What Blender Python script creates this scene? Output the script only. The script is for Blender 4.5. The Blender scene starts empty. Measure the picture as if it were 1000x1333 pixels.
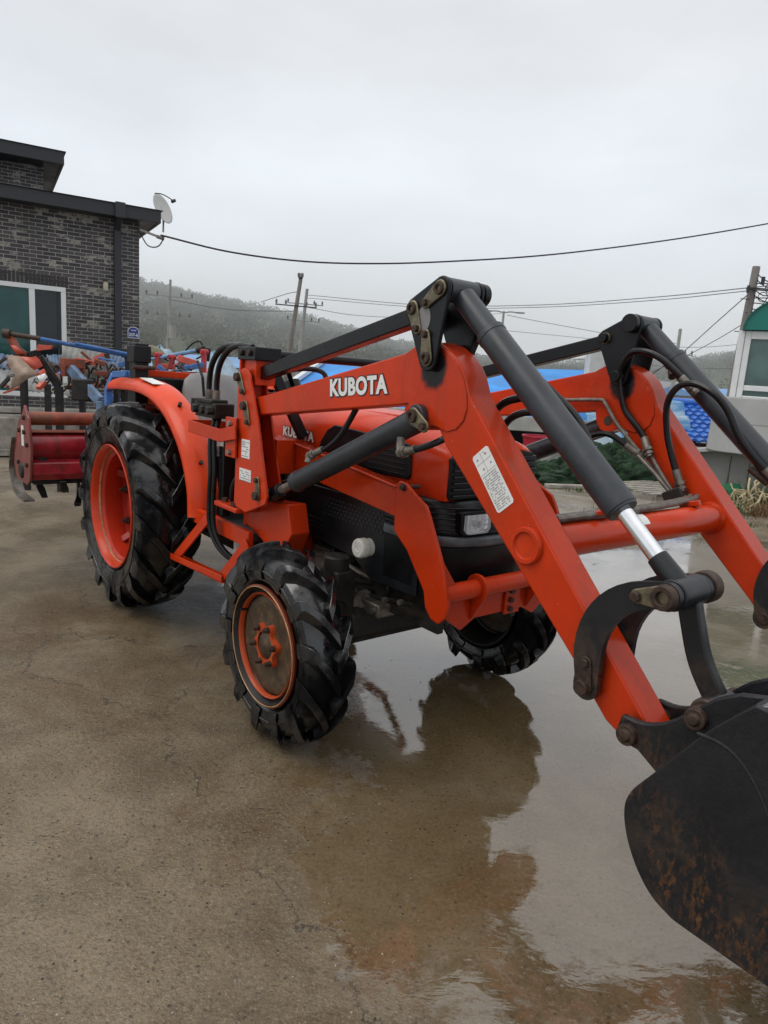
import bpy, bmesh, math, random
from math import sin, cos, pi, radians, sqrt, atan2
from mathutils import Vector, Matrix, Euler
random.seed(7)
SC = bpy.context.scene
COL = SC.collection
D = bpy.data

# ------------------------------------------------------------------ camera solution (metres, radians)
F_PX, PITCH, ROLL, CAM_H = 901.31, 0.19209, 0.06844, 1.514
TX, TY, YAW = -1.074, 4.589, -0.88187
CX, CY = 500.0, 666.5

def ray(u, v):
    du, dv = (u-CX)/F_PX, (v-CY)/F_PX
    c, s = cos(ROLL), sin(ROLL)
    x, y = du*c+dv*s, -du*s+dv*c
    return Vector((x, cos(PITCH)-y*sin(PITCH), -sin(PITCH)-y*cos(PITCH)))

def at(u, v, Y):
    """world point on the vertical plane at distance Y"""
    d = ray(u, v)
    return Vector((0, 0, CAM_H)) + d*(Y/d.y)

def gr(u, v, z=0.0):
    """world point on the ground"""
    d = ray(u, v)
    return Vector((0, 0, CAM_H)) + d*((z-CAM_H)/d.z)

# ------------------------------------------------------------------ mesh builder
class B:
    def __init__(s): s.v = []; s.f = []; s.pc = []
    def add(s, vs, fs):
        o = len(s.v); s.pc.append((o, len(s.f))); s.v += [tuple(p) for p in vs]; s.f += [tuple(i+o for i in f) for f in fs]; return s
    def box(s, x0, x1, y0, y1, z0, z1):
        return s.add([(x0,y0,z0),(x1,y0,z0),(x1,y1,z0),(x0,y1,z0),(x0,y0,z1),(x1,y0,z1),(x1,y1,z1),(x0,y1,z1)],
            [(3,2,1,0),(4,5,6,7),(0,1,5,4),(1,2,6,5),(2,3,7,6),(3,0,4,7)])
    def prism(s, pts, lo, hi, axis='y'):
        """extrude a 2D outline along an axis; outline in (x,z) for y, (y,z) for x, (x,y) for z"""
        a = sum(pts[i][0]*pts[(i+1)%len(pts)][1]-pts[(i+1)%len(pts)][0]*pts[i][1] for i in range(len(pts)))
        if a < 0: pts = pts[::-1]
        n = len(pts)
        def m(p, t):
            return (p[0], t, p[1]) if axis == 'y' else (t, p[0], p[1]) if axis == 'x' else (p[0], p[1], t)
        vs = [m(p, lo) for p in pts]+[m(p, hi) for p in pts]
        fs = [tuple(range(n)), tuple(range(2*n-1, n-1, -1))]
        fs += [(i, n+i, n+(i+1)%n, (i+1)%n) for i in range(n)]
        if axis in 'xz': fs = [f[::-1] for f in fs]
        return s.add(vs, fs)
    def cyl(s, p, q, r, r2=None, n=20, cap=True):
        p, q = Vector(p), Vector(q); r2 = r if r2 is None else r2
        d = (q-p).normalized()
        u = d.orthogonal().normalized(); w = d.cross(u)
        vs = []
        for c, rr in ((p, r), (q, r2)):
            for i in range(n):
                a = 2*pi*i/n; vs.append(c+u*(rr*cos(a))+w*(rr*sin(a)))
        fs = [(i, (i+1)%n, n+(i+1)%n, n+i) for i in range(n)]
        if cap: fs += [tuple(range(n-1, -1, -1)), tuple(range(n, 2*n))]
        return s.add(vs, fs)
    def bar(s, p, q, w, h, up=(0,0,1)):
        """rectangular bar from p to q, w across, h along up"""
        p, q = Vector(p), Vector(q); d = (q-p).normalized(); up = Vector(up)
        sd = d.cross(up).normalized(); up = sd.cross(d).normalized()
        vs = []
        for c in (p, q):
            for a, b in ((-1,-1),(1,-1),(1,1),(-1,1)): vs.append(c+sd*(a*w/2)+up*(b*h/2))
        return s.add(vs, [(0,1,2,3)[::1],(7,6,5,4),(1,0,4,5),(2,1,5,6),(3,2,6,7),(0,3,7,4)])
    def tube(s, pts, r, n=10, smooth=4):
        pts = [Vector(p) for p in pts]
        if smooth and len(pts) > 2:
            out = []
            P = [pts[0]*2-pts[1]]+pts+[pts[-1]*2-pts[-2]]
            for i in range(1, len(P)-2):
                for k in range(smooth):
                    t = k/smooth
                    out.append(0.5*((2*P[i])+(P[i+1]-P[i-1])*t+(2*P[i-1]-5*P[i]+4*P[i+1]-P[i+2])*t*t+(-P[i-1]+3*P[i]-3*P[i+1]+P[i+2])*t**3))
            out.append(pts[-1]); pts = out
        m = len(pts); vs = []; u = None
        for i, p in enumerate(pts):
            d = (pts[min(i+1, m-1)]-pts[max(i-1, 0)]).normalized()
            if u is None: u = d.orthogonal().normalized()
            else:
                u = u-d*u.dot(d)
                u = u.normalized() if u.length > 1e-6 else d.orthogonal().normalized()
            w = d.cross(u)
            for k in range(n):
                a = 2*pi*k/n; vs.append(p+u*(r*cos(a))+w*(r*sin(a)))
        fs = [(i*n+k, i*n+(k+1)%n, (i+1)*n+(k+1)%n, (i+1)*n+k) for i in range(m-1) for k in range(n)]
        fs += [tuple(range(n-1, -1, -1)), tuple(range((m-1)*n, m*n))]
        return s.add(vs, fs)
    def lathe(s, prof, c=(0,0,0), n=48, axis='y', closed=False):
        """prof: (radius, along axis)"""
        m = len(prof); vs = []
        for r, h in prof:
            for i in range(n):
                a = 2*pi*i/n
                if axis == 'y': vs.append((c[0]+r*sin(a), c[1]+h, c[2]+r*cos(a)))
                elif axis == 'z': vs.append((c[0]+r*cos(a), c[1]+r*sin(a), c[2]+h))
                else: vs.append((c[0]+h, c[1]+r*cos(a), c[2]+r*sin(a)))
        fs = []
        for j in range(m if closed else m-1):
            k = (j+1) % m
            for i in range(n):
                fs.append((j*n+i, j*n+(i+1)%n, k*n+(i+1)%n, k*n+i))
        return s.add(vs, fs)
    def loft(s, rings, closed=True, caps=True):
        n = len(rings[0]); vs = [p for r in rings for p in r]; fs = []
        for j in range(len(rings)-1):
            for i in range(n if closed else n-1):
                fs.append((j*n+i, j*n+(i+1)%n, (j+1)*n+(i+1)%n, (j+1)*n+i))
        if caps and closed: fs += [tuple(range(n-1, -1, -1)), tuple(range((len(rings)-1)*n, len(rings)*n))]
        return s.add(vs, fs)
    def mirror(s):
        b = B(); b.v = [(x, -y, z) for x, y, z in s.v]; b.f = [f[::-1] for f in s.f]; b.pc = list(s.pc); return b
    def xf(s, M):
        s.v = [tuple(M @ Vector(p)) for p in s.v]; return s
    def obj(s, name, mat, parent=None, bevel=0.0, sharp=35, seg=2, recalc=True, label=None):
        me = D.meshes.new(name); me.from_pydata(s.v, [], s.f); me.update()
        if recalc:
            bm = bmesh.new(); bm.from_mesh(me); bmesh.ops.recalc_face_normals(bm, faces=bm.faces); bm.to_mesh(me); bm.free()
        me.polygons.foreach_set('use_smooth', [True]*len(me.polygons))
        me.set_sharp_from_angle(angle=radians(sharp))
        o = D.objects.new(name, me); COL.objects.link(o)
        if mat: me.materials.append(mat)
        if parent: o.parent = parent
        if bevel:
            m = o.modifiers.new('bevel', 'BEVEL'); m.width = bevel; m.segments = seg; m.limit_method = 'ANGLE'; m.angle_limit = radians(40)
            m.harden_normals = False
        if label: o['label'] = label
        return o

def split_obj(b, name, mat, parent, **k):
    """every piece added to the builder becomes an object of its own"""
    out = []; pc = b.pc+[(len(b.v), len(b.f))]
    for (v0, f0), (v1, f1) in zip(pc[:-1], pc[1:]):
        q = B(); q.add(b.v[v0:v1], [tuple(i-v0 for i in f) for f in b.f[f0:f1]]); out.append(q.obj(name, mat, parent, **k))
    return out

def hull(circles, n=20):
    """outline of the convex hull of circles (x, z, r)"""
    P = [(cx+r*cos(2*pi*i/n), cz+r*sin(2*pi*i/n)) for cx, cz, r in circles for i in range(n)]
    P = sorted(set(P))
    def half(Q):
        h = []
        for p in Q:
            while len(h) > 1 and (h[-1][0]-h[-2][0])*(p[1]-h[-2][1])-(h[-1][1]-h[-2][1])*(p[0]-h[-2][0]) <= 1e-12: h.pop()
            h.append(p)
        return h
    a, b = half(P), half(P[::-1]); return a[:-1]+b[:-1]

def arc(cx, cz, r, a0, a1, n=10):
    return [(cx+r*cos(radians(a0+(a1-a0)*i/n)), cz+r*sin(radians(a0+(a1-a0)*i/n))) for i in range(n+1)]

def spline2(pts, k=5):
    pts = [Vector((p[0], p[1])) for p in pts]
    P = [pts[0]*2-pts[1]]+pts+[pts[-1]*2-pts[-2]]; out = []
    for i in range(1, len(P)-2):
        for j in range(k):
            t = j/k
            q = 0.5*((2*P[i])+(P[i+1]-P[i-1])*t+(2*P[i-1]-5*P[i]+4*P[i+1]-P[i+2])*t*t+(-P[i-1]+3*P[i]-3*P[i+1]+P[i+2])*t**3)
            out.append((q.x, q.y))
    out.append((pts[-1].x, pts[-1].y)); return out

def thing(name, label, cat, loc=(0,0,0), rotz=0, group=None, kind=None):
    o = D.objects.new(name, None); COL.objects.link(o); o.location = loc; o.rotation_euler = (0,0,rotz)
    o.empty_display_size = .1
    tag(o, label, cat, group, kind); return o
def tag(o, label=None, cat=None, group=None, kind=None):
    if label: o['label'] = label
    if cat: o['category'] = cat
    if group: o['group'] = group
    if kind: o['kind'] = kind
    return o

# ------------------------------------------------------------------ materials
class N:
    def __init__(s, name):
        s.m = D.materials.new(name); s.m.use_nodes = True; s.t = s.m.node_tree; s.t.nodes.clear()
        s.out = s.new('ShaderNodeOutputMaterial'); s.p = s.new('ShaderNodeBsdfPrincipled')
        s.t.links.new(s.p.outputs[0], s.out.inputs[0])
    def new(s, typ, **kw):
        n = s.t.nodes.new(typ)
        for k, v in kw.items(): setattr(n, k, v)
        return n
    def link(s, a, b): s.t.links.new(a, b)
    def val(s, inp, v):
        if hasattr(v, 'is_linked') or isinstance(v, bpy.types.NodeSocket): s.link(v, inp)
        elif isinstance(v, (tuple, list)) and len(v) == 3 and inp.type == 'RGBA': inp.default_value = (*v, 1)
        else: inp.default_value = v
    def set(s, **kw):
        for k, v in kw.items(): s.val(s.p.inputs[k.replace('_', ' ')], v)
        return s
    def pos(s): return s.new('ShaderNodeNewGeometry').outputs['Position']
    def oco(s): return s.new('ShaderNodeTexCoord').outputs['Object']
    def noise(s, vec, scale, detail=4, rough=.55, dist=0., col=False):
        n = s.new('ShaderNodeTexNoise'); s.link(vec, n.inputs['Vector'])
        n.inputs['Scale'].default_value = scale; n.inputs['Detail'].default_value = detail
        n.inputs['Roughness'].default_value = rough; n.inputs['Distortion'].default_value = dist
        return n.outputs['Color' if col else 'Fac']
    def vor(s, vec, scale, feature='F1', out='Distance', rnd=1.):
        n = s.new('ShaderNodeTexVoronoi', feature=feature); s.link(vec, n.inputs['Vector'])
        n.inputs['Scale'].default_value = scale; n.inputs['Randomness'].default_value = rnd
        return n.outputs[out]
    def ramp(s, fac, stops, interp='LINEAR'):
        n = s.new('ShaderNodeValToRGB'); n.color_ramp.interpolation = interp; e = n.color_ramp.elements
        while len(e) < len(stops): e.new(.5)
        for el, (p, c) in zip(e, stops):
            el.position = p; el.color = (c, c, c, 1) if isinstance(c, (int, float)) else (*c, 1)
        s.link(fac, n.inputs[0]); return n.outputs[0]
    def step(s, v, a, b, o0=0., o1=1.):
        n = s.new('ShaderNodeMapRange', interpolation_type='SMOOTHSTEP'); s.val(n.inputs[0], v)
        for i, x in enumerate((a, b, o0, o1)): n.inputs[i+1].default_value = x
        return n.outputs[0]
    def mix(s, f, a, b, blend='MIX'):
        n = s.new('ShaderNodeMix', data_type='RGBA', blend_type=blend)
        s.val(n.inputs[0], f); s.val(n.inputs[6], a); s.val(n.inputs[7], b); return n.outputs[2]
    def math(s, op, a, b=0., c=None, clamp=False):
        n = s.new('ShaderNodeMath', operation=op, use_clamp=clamp); s.val(n.inputs[0], a); s.val(n.inputs[1], b)
        if c is not None: s.val(n.inputs[2], c)
        return n.outputs[0]
    def sep(s, v):
        n = s.new('ShaderNodeSeparateXYZ'); s.link(v, n.inputs[0]); return n.outputs
    def mapv(s, v, scale=(1,1,1), loc=(0,0,0), rot=(0,0,0)):
        n = s.new('ShaderNodeMapping'); s.link(v, n.inputs[0]); n.inputs['Scale'].default_value = scale
        n.inputs['Location'].default_value = loc; n.inputs['Rotation'].default_value = rot; return n.outputs[0]
    def bump(s, h, strength=.3, dist=.01, normal=None):
        n = s.new('ShaderNodeBump'); s.val(n.inputs['Strength'], strength); n.inputs['Distance'].default_value = dist
        s.link(h, n.inputs['Height'])
        if normal: s.link(normal, n.inputs['Normal'])
        return n.outputs[0]

def simple(name, col, rough=.5, metal=0., var=.25, scale=8., bump=.0, spec=.5, dirt=None, coat=0., dirt_amt=.5):
    m = N(name); v = m.oco()
    n1 = m.noise(v, scale, 6, .6)
    c = m.mix(m.math('MULTIPLY', m.step(n1, .3, .75), 1.), tuple(x*(1-var) for x in col), tuple(min(1, x*(1+var)) for x in col))
    if dirt is not None:
        n2 = m.noise(v, scale*.6, 8, .7, .4)
        c = m.mix(m.step(n2, .62-.2*dirt_amt, .78, 0, 1), c, dirt)
    r = m.step(n1, .2, .8, max(.02, rough-.1), min(1, rough+.1))
    m.set(Base_Color=c, Roughness=r, Metallic=metal, Specular_IOR_Level=spec, Coat_Weight=coat, Coat_Roughness=.08)
    if bump: m.set(Normal=m.bump(m.noise(v, scale*6, 5, .65), bump, .004))
    return m.m

M = {}
def paint_orange(name, col, dirt=.35, soot=False):
    m = N(name); v = m.oco()
    big = m.noise(v, 2.3, 5, .6); fine = m.noise(v, 30, 3, .5); st = m.noise(m.mapv(v, (14, 14, 1.2)), 1, 5, .6)
    c = m.mix(m.step(big, .3, .75), tuple(x*.72 for x in col), col)
    fade = m.step(m.noise(v, 4.2, 6, .7, .3), .52, .72)
    c = m.mix(m.math('MULTIPLY', fade, .28), c, (min(1, col[0]*1.12), col[1]*2.1, col[2]*4))
    bv = m.new('ShaderNodeBevel', samples=3); bv.inputs['Radius'].default_value = .007
    dt = m.new('ShaderNodeVectorMath', operation='DOT_PRODUCT'); m.link(bv.outputs[0], dt.inputs[0]); m.link(m.new('ShaderNodeNewGeometry').outputs['Normal'], dt.inputs[1])
    edge = m.math('MULTIPLY', m.step(dt.outputs['Value'], .985, .86), m.step(m.noise(v, 22, 6, .75), .47, .62))
    # faint vertical rain streaks and brown grime
    c = m.mix(m.math('MULTIPLY', m.step(st, .50, .78), .55*min(1, dirt*2)), c, (.22, .045, .014))
    g = m.math('MULTIPLY', m.step(fine, .58, .72), m.step(m.noise(v, 3.1, 5, .65, .5), .45, .7))
    c = m.mix(m.math('MULTIPLY', g, dirt*.7, clamp=True), c, (.12, .035, .015))
    chip = m.math('MULTIPLY', m.step(m.noise(v, 95, 3, .5), .735, .76), m.step(big, .48, .6))
    c = m.mix(m.math('MULTIPLY', chip, .7), c, (.035, .02, .015))
    spot = m.step(m.noise(v, 60, 2, .5), .73, .77)
    c = m.mix(m.math('MULTIPLY', spot, .22), c, (.8, .45, .3))
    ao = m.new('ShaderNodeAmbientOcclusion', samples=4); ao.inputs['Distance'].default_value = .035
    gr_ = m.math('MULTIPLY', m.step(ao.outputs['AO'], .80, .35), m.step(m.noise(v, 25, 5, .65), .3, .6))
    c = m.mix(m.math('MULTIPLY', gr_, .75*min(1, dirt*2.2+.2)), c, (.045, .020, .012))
    sc_ = m.noise(m.mapv(v, (9, 9, 130), rot=(0, .8, 0)), 1, 3, .5)
    c = m.mix(m.math('MULTIPLY', m.math('MULTIPLY', m.step(sc_, .70, .74), m.step(big, .5, .62)), .35), c, (.62, .22, .12))
    mud = m.math('MULTIPLY', m.step(m.noise(v, 5, 7, .75, .6), .60, .74), dirt)
    c = m.mix(m.math('MULTIPLY', mud, .55), c, (.20, .075, .035))
    c = m.mix(m.math('MULTIPLY', edge, .8), c, (.060, .032, .024))
    if soot:
        px, py, pz = m.sep(v); dx = m.math('SUBTRACT', px, 2.59); dz = m.math('SUBTRACT', pz, 1.553)
        d = m.math('SQRT', m.math('ADD', m.math('MULTIPLY', dx, dx), m.math('MULTIPLY', m.math('MULTIPLY', dz, dz), .7)))
        d = m.math('ADD', d, m.math('MULTIPLY', m.math('SUBTRACT', m.noise(v, 35, 4, .6), .5), .025))
        c = m.mix(m.step(d, .068, .046), c, (.012, .010, .010))
    m.set(Base_Color=c, Roughness=m.step(big, .3, .7, .24, .36), Specular_IOR_Level=.22, Coat_Weight=.10, Coat_Roughness=.04,
          Normal=m.bump(m.noise(v, 6, 3, .5), .03, .02))
    return m.m
ORANGE = (.64, .043, .005)
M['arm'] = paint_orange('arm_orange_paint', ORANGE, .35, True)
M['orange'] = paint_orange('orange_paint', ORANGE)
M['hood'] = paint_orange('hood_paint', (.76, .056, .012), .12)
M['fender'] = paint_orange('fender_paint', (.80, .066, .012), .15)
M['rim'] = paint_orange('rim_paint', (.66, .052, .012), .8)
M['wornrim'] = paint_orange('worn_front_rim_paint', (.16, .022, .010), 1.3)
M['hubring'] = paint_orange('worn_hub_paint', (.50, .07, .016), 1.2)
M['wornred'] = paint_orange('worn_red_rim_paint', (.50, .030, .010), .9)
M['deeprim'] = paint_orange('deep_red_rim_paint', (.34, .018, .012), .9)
M['edge'] = simple('worn_rim_edge', (.50, .30, .13), .4, var=.4, scale=14, dirt=(.12, .05, .02), dirt_amt=.8)
M['black'] = simple('black_paint', (.006, .0065, .008), .30, var=.4, scale=9, bump=.05, dirt=(.02, .018, .016), dirt_amt=.3, spec=.28)
M['cylinder'] = simple('grey_black_cylinder_paint', (.025, .029, .035), .38, var=.3, scale=12, bump=.05, dirt=(.045, .048, .053), dirt_amt=.4, spec=.5)
M['plastic'] = simple('black_plastic', (.006, .0065, .0075), .42, var=.4, scale=7, bump=.08, dirt=(.016, .016, .015), dirt_amt=.3, spec=.3)
M['cowl'] = simple('weathered_black_cowl', (.010, .0115, .0135), .36, var=.4, scale=6, bump=.06, dirt=(.035, .04, .045), dirt_amt=.4, spec=.35)
M['dark'] = simple('greasy_dark_iron', (.018, .0165, .015), .5, var=.5, scale=14, bump=.3, dirt=(.055, .042, .03), dirt_amt=.6, spec=.3)
M['hose'] = simple('hose_rubber', (.006, .006, .007), .30, spec=.35, var=.3, scale=20, bump=.05)
M['steel'] = simple('dull_steel', (.33, .31, .28), .42, metal=.85, var=.3, scale=25, bump=.1, dirt=(.09, .06, .035), dirt_amt=.55)
M['pipe'] = simple('grimy_steel_pipe', (.2, .18, .155), .45, metal=.6, var=.35, scale=25, bump=.1, dirt=(.1, .06, .03), dirt_amt=.6)
M['chrome'] = simple('chrome_rod', (.82, .83, .85), .07, metal=1., var=.04, scale=30)
M['zinc'] = simple('yellow_zinc', (.2, .17, .11), .4, metal=.7, var=.4, scale=40, bump=.15, dirt=(.05, .035, .025), dirt_amt=.6)
M['bolt'] = simple('rusty_bolt', (.06, .035, .024), .6, metal=.3, var=.5, scale=50, bump=.3)
M['white'] = simple('white_vinyl', (.78, .78, .76), .35, var=.05, scale=20, dirt=(.4, .38, .34), dirt_amt=.2)
M['ink'] = simple('black_ink', (.02, .02, .022), .45, var=.2)
M['inkgrey'] = simple('grey_ink', (.28, .28, .29), .5, var=.2)
M['redink'] = simple('red_ink', (.5, .03, .03), .45, var=.2)
M['cap'] = simple('cream_filter_paint', (.72, .70, .62), .35, var=.1, scale=20, dirt=(.4, .36, .28), dirt_amt=.2)
M['seat'] = simple('grey_seat_vinyl', (.21, .205, .20), .5, var=.15, scale=6, bump=.08, dirt=(.2, .19, .18), dirt_amt=.3)
M['lens'] = None
def glass_lens():
    m = N('headlight_lens'); m.set(Base_Color=(.9, .92, .95), Roughness=.05, Transmission_Weight=.75, IOR=1.3)
    return m.m
M['lens'] = glass_lens()
M['reflector'] = simple('lamp_reflector', (.75, .75, .74), .12, metal=1., var=.1, scale=30)

def tyre_mat():
    m = N('wet_tyre_rubber'); v = m.oco()
    n1 = m.noise(v, 7, 6, .65); n2 = m.noise(v, 60, 4, .6)
    c = m.mix(m.step(n1, .35, .7), (.0035, .0038, .0045), (.008, .008, .009))
    c = m.mix(m.math('MULTIPLY', m.step(m.noise(v, 3.2, 7, .7), .60, .78), .3), c, (.022, .018, .013))
    m.set(Base_Color=c, Roughness=m.step(m.noise(v, 4.5, 5, .6), .40, .60, .09, .42), Specular_IOR_Level=m.step(m.noise(v, 4.5, 5, .6), .42, .60, .75, .06), Normal=m.bump(n2, .10, .004, m.bump(m.noise(v, 11, 4, .6), .25, .012)))
    return m.m
M['tyre'] = tyre_mat()

def disc_mat():
    m = N('rusty_wheel_disc'); v = m.oco(); n = m.noise(v, 16, 8, .7, .3)
    c = m.ramp(n, [(.3, (.018, .013, .009)), (.5, (.055, .034, .016)), (.62, (.11, .06, .022)), (.75, (.16, .06, .02))])
    m.set(Base_Color=c, Roughness=.5, Normal=m.bump(n, .4, .005)); return m.m
M['disc'] = disc_mat()

def bucket_mat():
    m = N('worn_bucket_paint'); v = m.oco(); x, y, z = m.sep(v)
    n = m.noise(v, 9, 8, .7, .5); n2 = m.noise(m.mapv(v, (75, 60, 34), rot=(0, -.75, 0)), 1, 7, .72, .0)
    sc = m.noise(m.mapv(v, (70, 9, 9), rot=(0, .9, 0)), 1, 5, .65)
    c = m.mix(m.step(n, .35, .7), (.006, .0065, .0085), (.013, .014, .017))
    c = m.mix(m.math('MULTIPLY', m.step(sc, .66, .78), .35), c, (.05, .053, .058))
    # worn rusty band along the lower back edge of the side plate
    d = m.math('ADD', m.math('MULTIPLY', z, .85), m.math('MULTIPLY', m.math('SUBTRACT', x, 3.55), .30))
    band = m.math('SUBTRACT', m.step(d, .67, .51), m.math('MULTIPLY', m.step(d, .44, .40), .5))
    patch = m.step(m.noise(m.mapv(v, (9, 9, 5), rot=(0, -.75, 0)), 1, 5, .65), .40, .58)
    rust = m.math('MULTIPLY', m.math('MULTIPLY', band, patch), m.step(n2, .48, .56))
    c = m.mix(rust, c, m.ramp(m.noise(v, 42, 6, .7), [(.35, (.025, .014, .008)), (.5, (.065, .028, .011)), (.68, (.125, .055, .020))]))
    mud = m.math('MULTIPLY', band, m.step(n, .48, .6))
    c = m.mix(m.math('MULTIPLY', mud, .35), c, (.05, .033, .02))
    m.set(Base_Color=c, Roughness=m.step(n2, .3, .7, .36, .62), Specular_IOR_Level=.42, Normal=m.bump(n2, .22, .004, m.bump(n, .2, .02)))
    return m.m
M['bucket'] = bucket_mat()
M['bucket_in'] = simple('scoured_bucket_steel', (.34, .34, .35), .33, metal=.7, var=.25, scale=12, bump=.15, dirt=(.12, .09, .06), dirt_amt=.3)
def linkmat():
    m = N('worn_link_paint'); v = m.oco(); n = m.noise(v, 11, 8, .7, .4); z = m.sep(v)[2]
    c = m.mix(m.step(n, .35, .7), (.010, .011, .013), (.012, .013, .015))
    w = m.math('MULTIPLY', m.step(z, 1.0, .74), m.step(n, .42, .6))
    c = m.mix(m.math('MULTIPLY', w, .85), c, (.085, .05, .03))
    m.set(Base_Color=c, Roughness=m.step(n, .3, .7, .26, .5), Normal=m.bump(n, .15, .006), Specular_IOR_Level=.4); return m.m
M['link'] = linkmat()

def flat(name, col, rough=.6, **k): return simple(name, col, rough, **k)
# ================================================================== TRACTOR (local frame: x forward, y to its left, z up)
TR = thing('tractor', 'orange farm tractor with a front loader parked on the wet concrete', 'tractor', (TX, TY, 0), YAW)
def sub(name): 
    o = D.objects.new(name, None); COL.objects.link(o); o.parent = TR; o.empty_display_size = .05; return o
def both(b, name, mat, parent=TR, **k):
    return b.obj(name, mat, parent, **k), b.mirror().obj(name, mat, parent, **k)

# ---------------------------------------------------------------- wheels
def tyre_mesh(R, w, rb, nl, lh, hb, ht, delta):
    b = B(); Rc = R-lh; mid = (rb+Rc)/2
    half = [(rb, -.37*w), (rb+.022, -.42*w), (rb+.03, -.455*w), (mid, -.50*w), (Rc-.065, -.495*w), (Rc-.040, -.46*w), (Rc-.020, -.36*w), (Rc-.006, -.2*w), (Rc, 0)]
    prof = half+[(r, -y) for r, y in half[:-1]][::-1]
    b.lathe(prof, n=96, closed=True)
    # raised rings moulded on the sidewall
    for s in (-1, 1):
        b.lathe([(mid-.004, s*.497*w), (mid-.002, s*.512*w), (mid+.004, s*.512*w), (mid+.006, s*.497*w)], n=96)
    for s in (-1, 1):
        for k in range(nl):
            t0 = 2*pi*(k+(.5 if s > 0 else 0))/nl
            P = [(delta, -.05*w, Rc-.004, R), (.80*delta, .06*w, Rc-.004, R), (.5*delta, .2*w, Rc-.010, R-.003), (.2*delta, .385*w, Rc-.028, R-.014), (.02*delta, .475*w, Rc-.045, R-.030), (-.03*delta, .520*w, Rc-.065, R-.052), (-.05*delta, .520*w, Rc-.090, Rc-.070), (-.06*delta, .49*w, Rc-.11, Rc-.105)]
            rings = []
            for i, (dt, y, r0, r1) in enumerate(P):
                th = t0+dt; f = 1 if i < 5 else 1.15
                tw = 0 if i < 5 else 0
                rings.append([((r)*sin(th+a), s*y, (r)*cos(th+a)) for r, a in ((r0, -hb*f/R), (r1, -ht*f/R), (r1, ht*f/R), (r0, hb*f/R))])
            b.loft(rings)
    return b
rear_t = tyre_mesh(.632, .34, .365, 16, .042, .048, .028, .38)
front_t = tyre_mesh(.417, .195, .238, 13, .037, .040, .024, .40)

def rear_wheel(sy):
    w = sub('rear_wheel'); w.location = (0, sy*.605, .634)
    m = (lambda b: b) if sy < 0 else (lambda b: b.mirror())
    t = B(); t.v, t.f = list(rear_t.v), list(rear_t.f)
    m(t).obj('tyre', M['tyre'], w, bevel=.005, sharp=28)
    r = B(); r.lathe([(.372, -.160), (.378, -.155), (.378, -.148), (.360, -.140), (.352, -.118), (.346, -.105), (.330, -.095), (.322, -.04), (.326, .0), (.345, .08), (.352, .12), (.36, .14), (.378, .15), (.378, .158), (.366, .158),
        (.345, .12), (.335, .08), (.316, .0), (.312, -.04), (.320, -.088), (.336, -.098), (.344, -.118), (.352, -.146)], n=80, closed=True)
    m(r).obj('rim', M['rim'], w, sharp=40)
    iv = B(); iv.lathe([(.3405, -.1075), (.333, -.0965), (.3175, -.088), (.3085, -.04), (.3125, .0), (.33, .07), (.338, .10)], n=80); m(iv).obj('rim_barrel', M['wornred'], w)
    gv = B(); gv.lathe([(.3555, -.1385), (.3495, -.121), (.3435, -.111)], n=80); m(gv).obj('rim_groove', M['dark'], w)
    ln = B(); ln.lathe([(.3435, -.110), (.3440, -.116), (.3395, -.116), (.3385, -.108)], n=80, closed=True)
    m(ln).obj('rim_edge', M['edge'], w)
    d = B(); d.lathe([(.322, .0), (.30, .012), (.25, .028), (.19, .03), (.165, .02), (.12, .015), (.115, -.03), (.0, -.035), (.0, .03), (.10, .04), (.2, .05), (.30, .03), (.322, .015)], n=80)
    d.v = [(x, y+.02, z) for x, y, z in d.v]; m(d).obj('wheel_disc', M['deeprim'], w, sharp=40)
    for k in range(8):
        a = 2*pi*k/8+.2; c = (.262*sin(a), -.02, .262*cos(a))
        bb = B(); bb.cyl((c[0], .048, c[2]), (c[0], .012, c[2]), .022, n=6).cyl((c[0], .012, c[2]), (c[0], -.01, c[2]), .012, n=8)
        m(bb).obj('wheel_bolt', M['bolt'], w)
        a2 = a+.39; lug = B(); lug.bar((.27*sin(a2), .025, .27*cos(a2)), (.315*sin(a2), -.02, .315*cos(a2)), .05, .03, (0, 1, 0))
        if k % 2 == 0: m(lug).obj('rim_bracket', M['deeprim'], w, bevel=.004)
    return w
for sy in (-1, 1): rear_wheel(sy)

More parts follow.
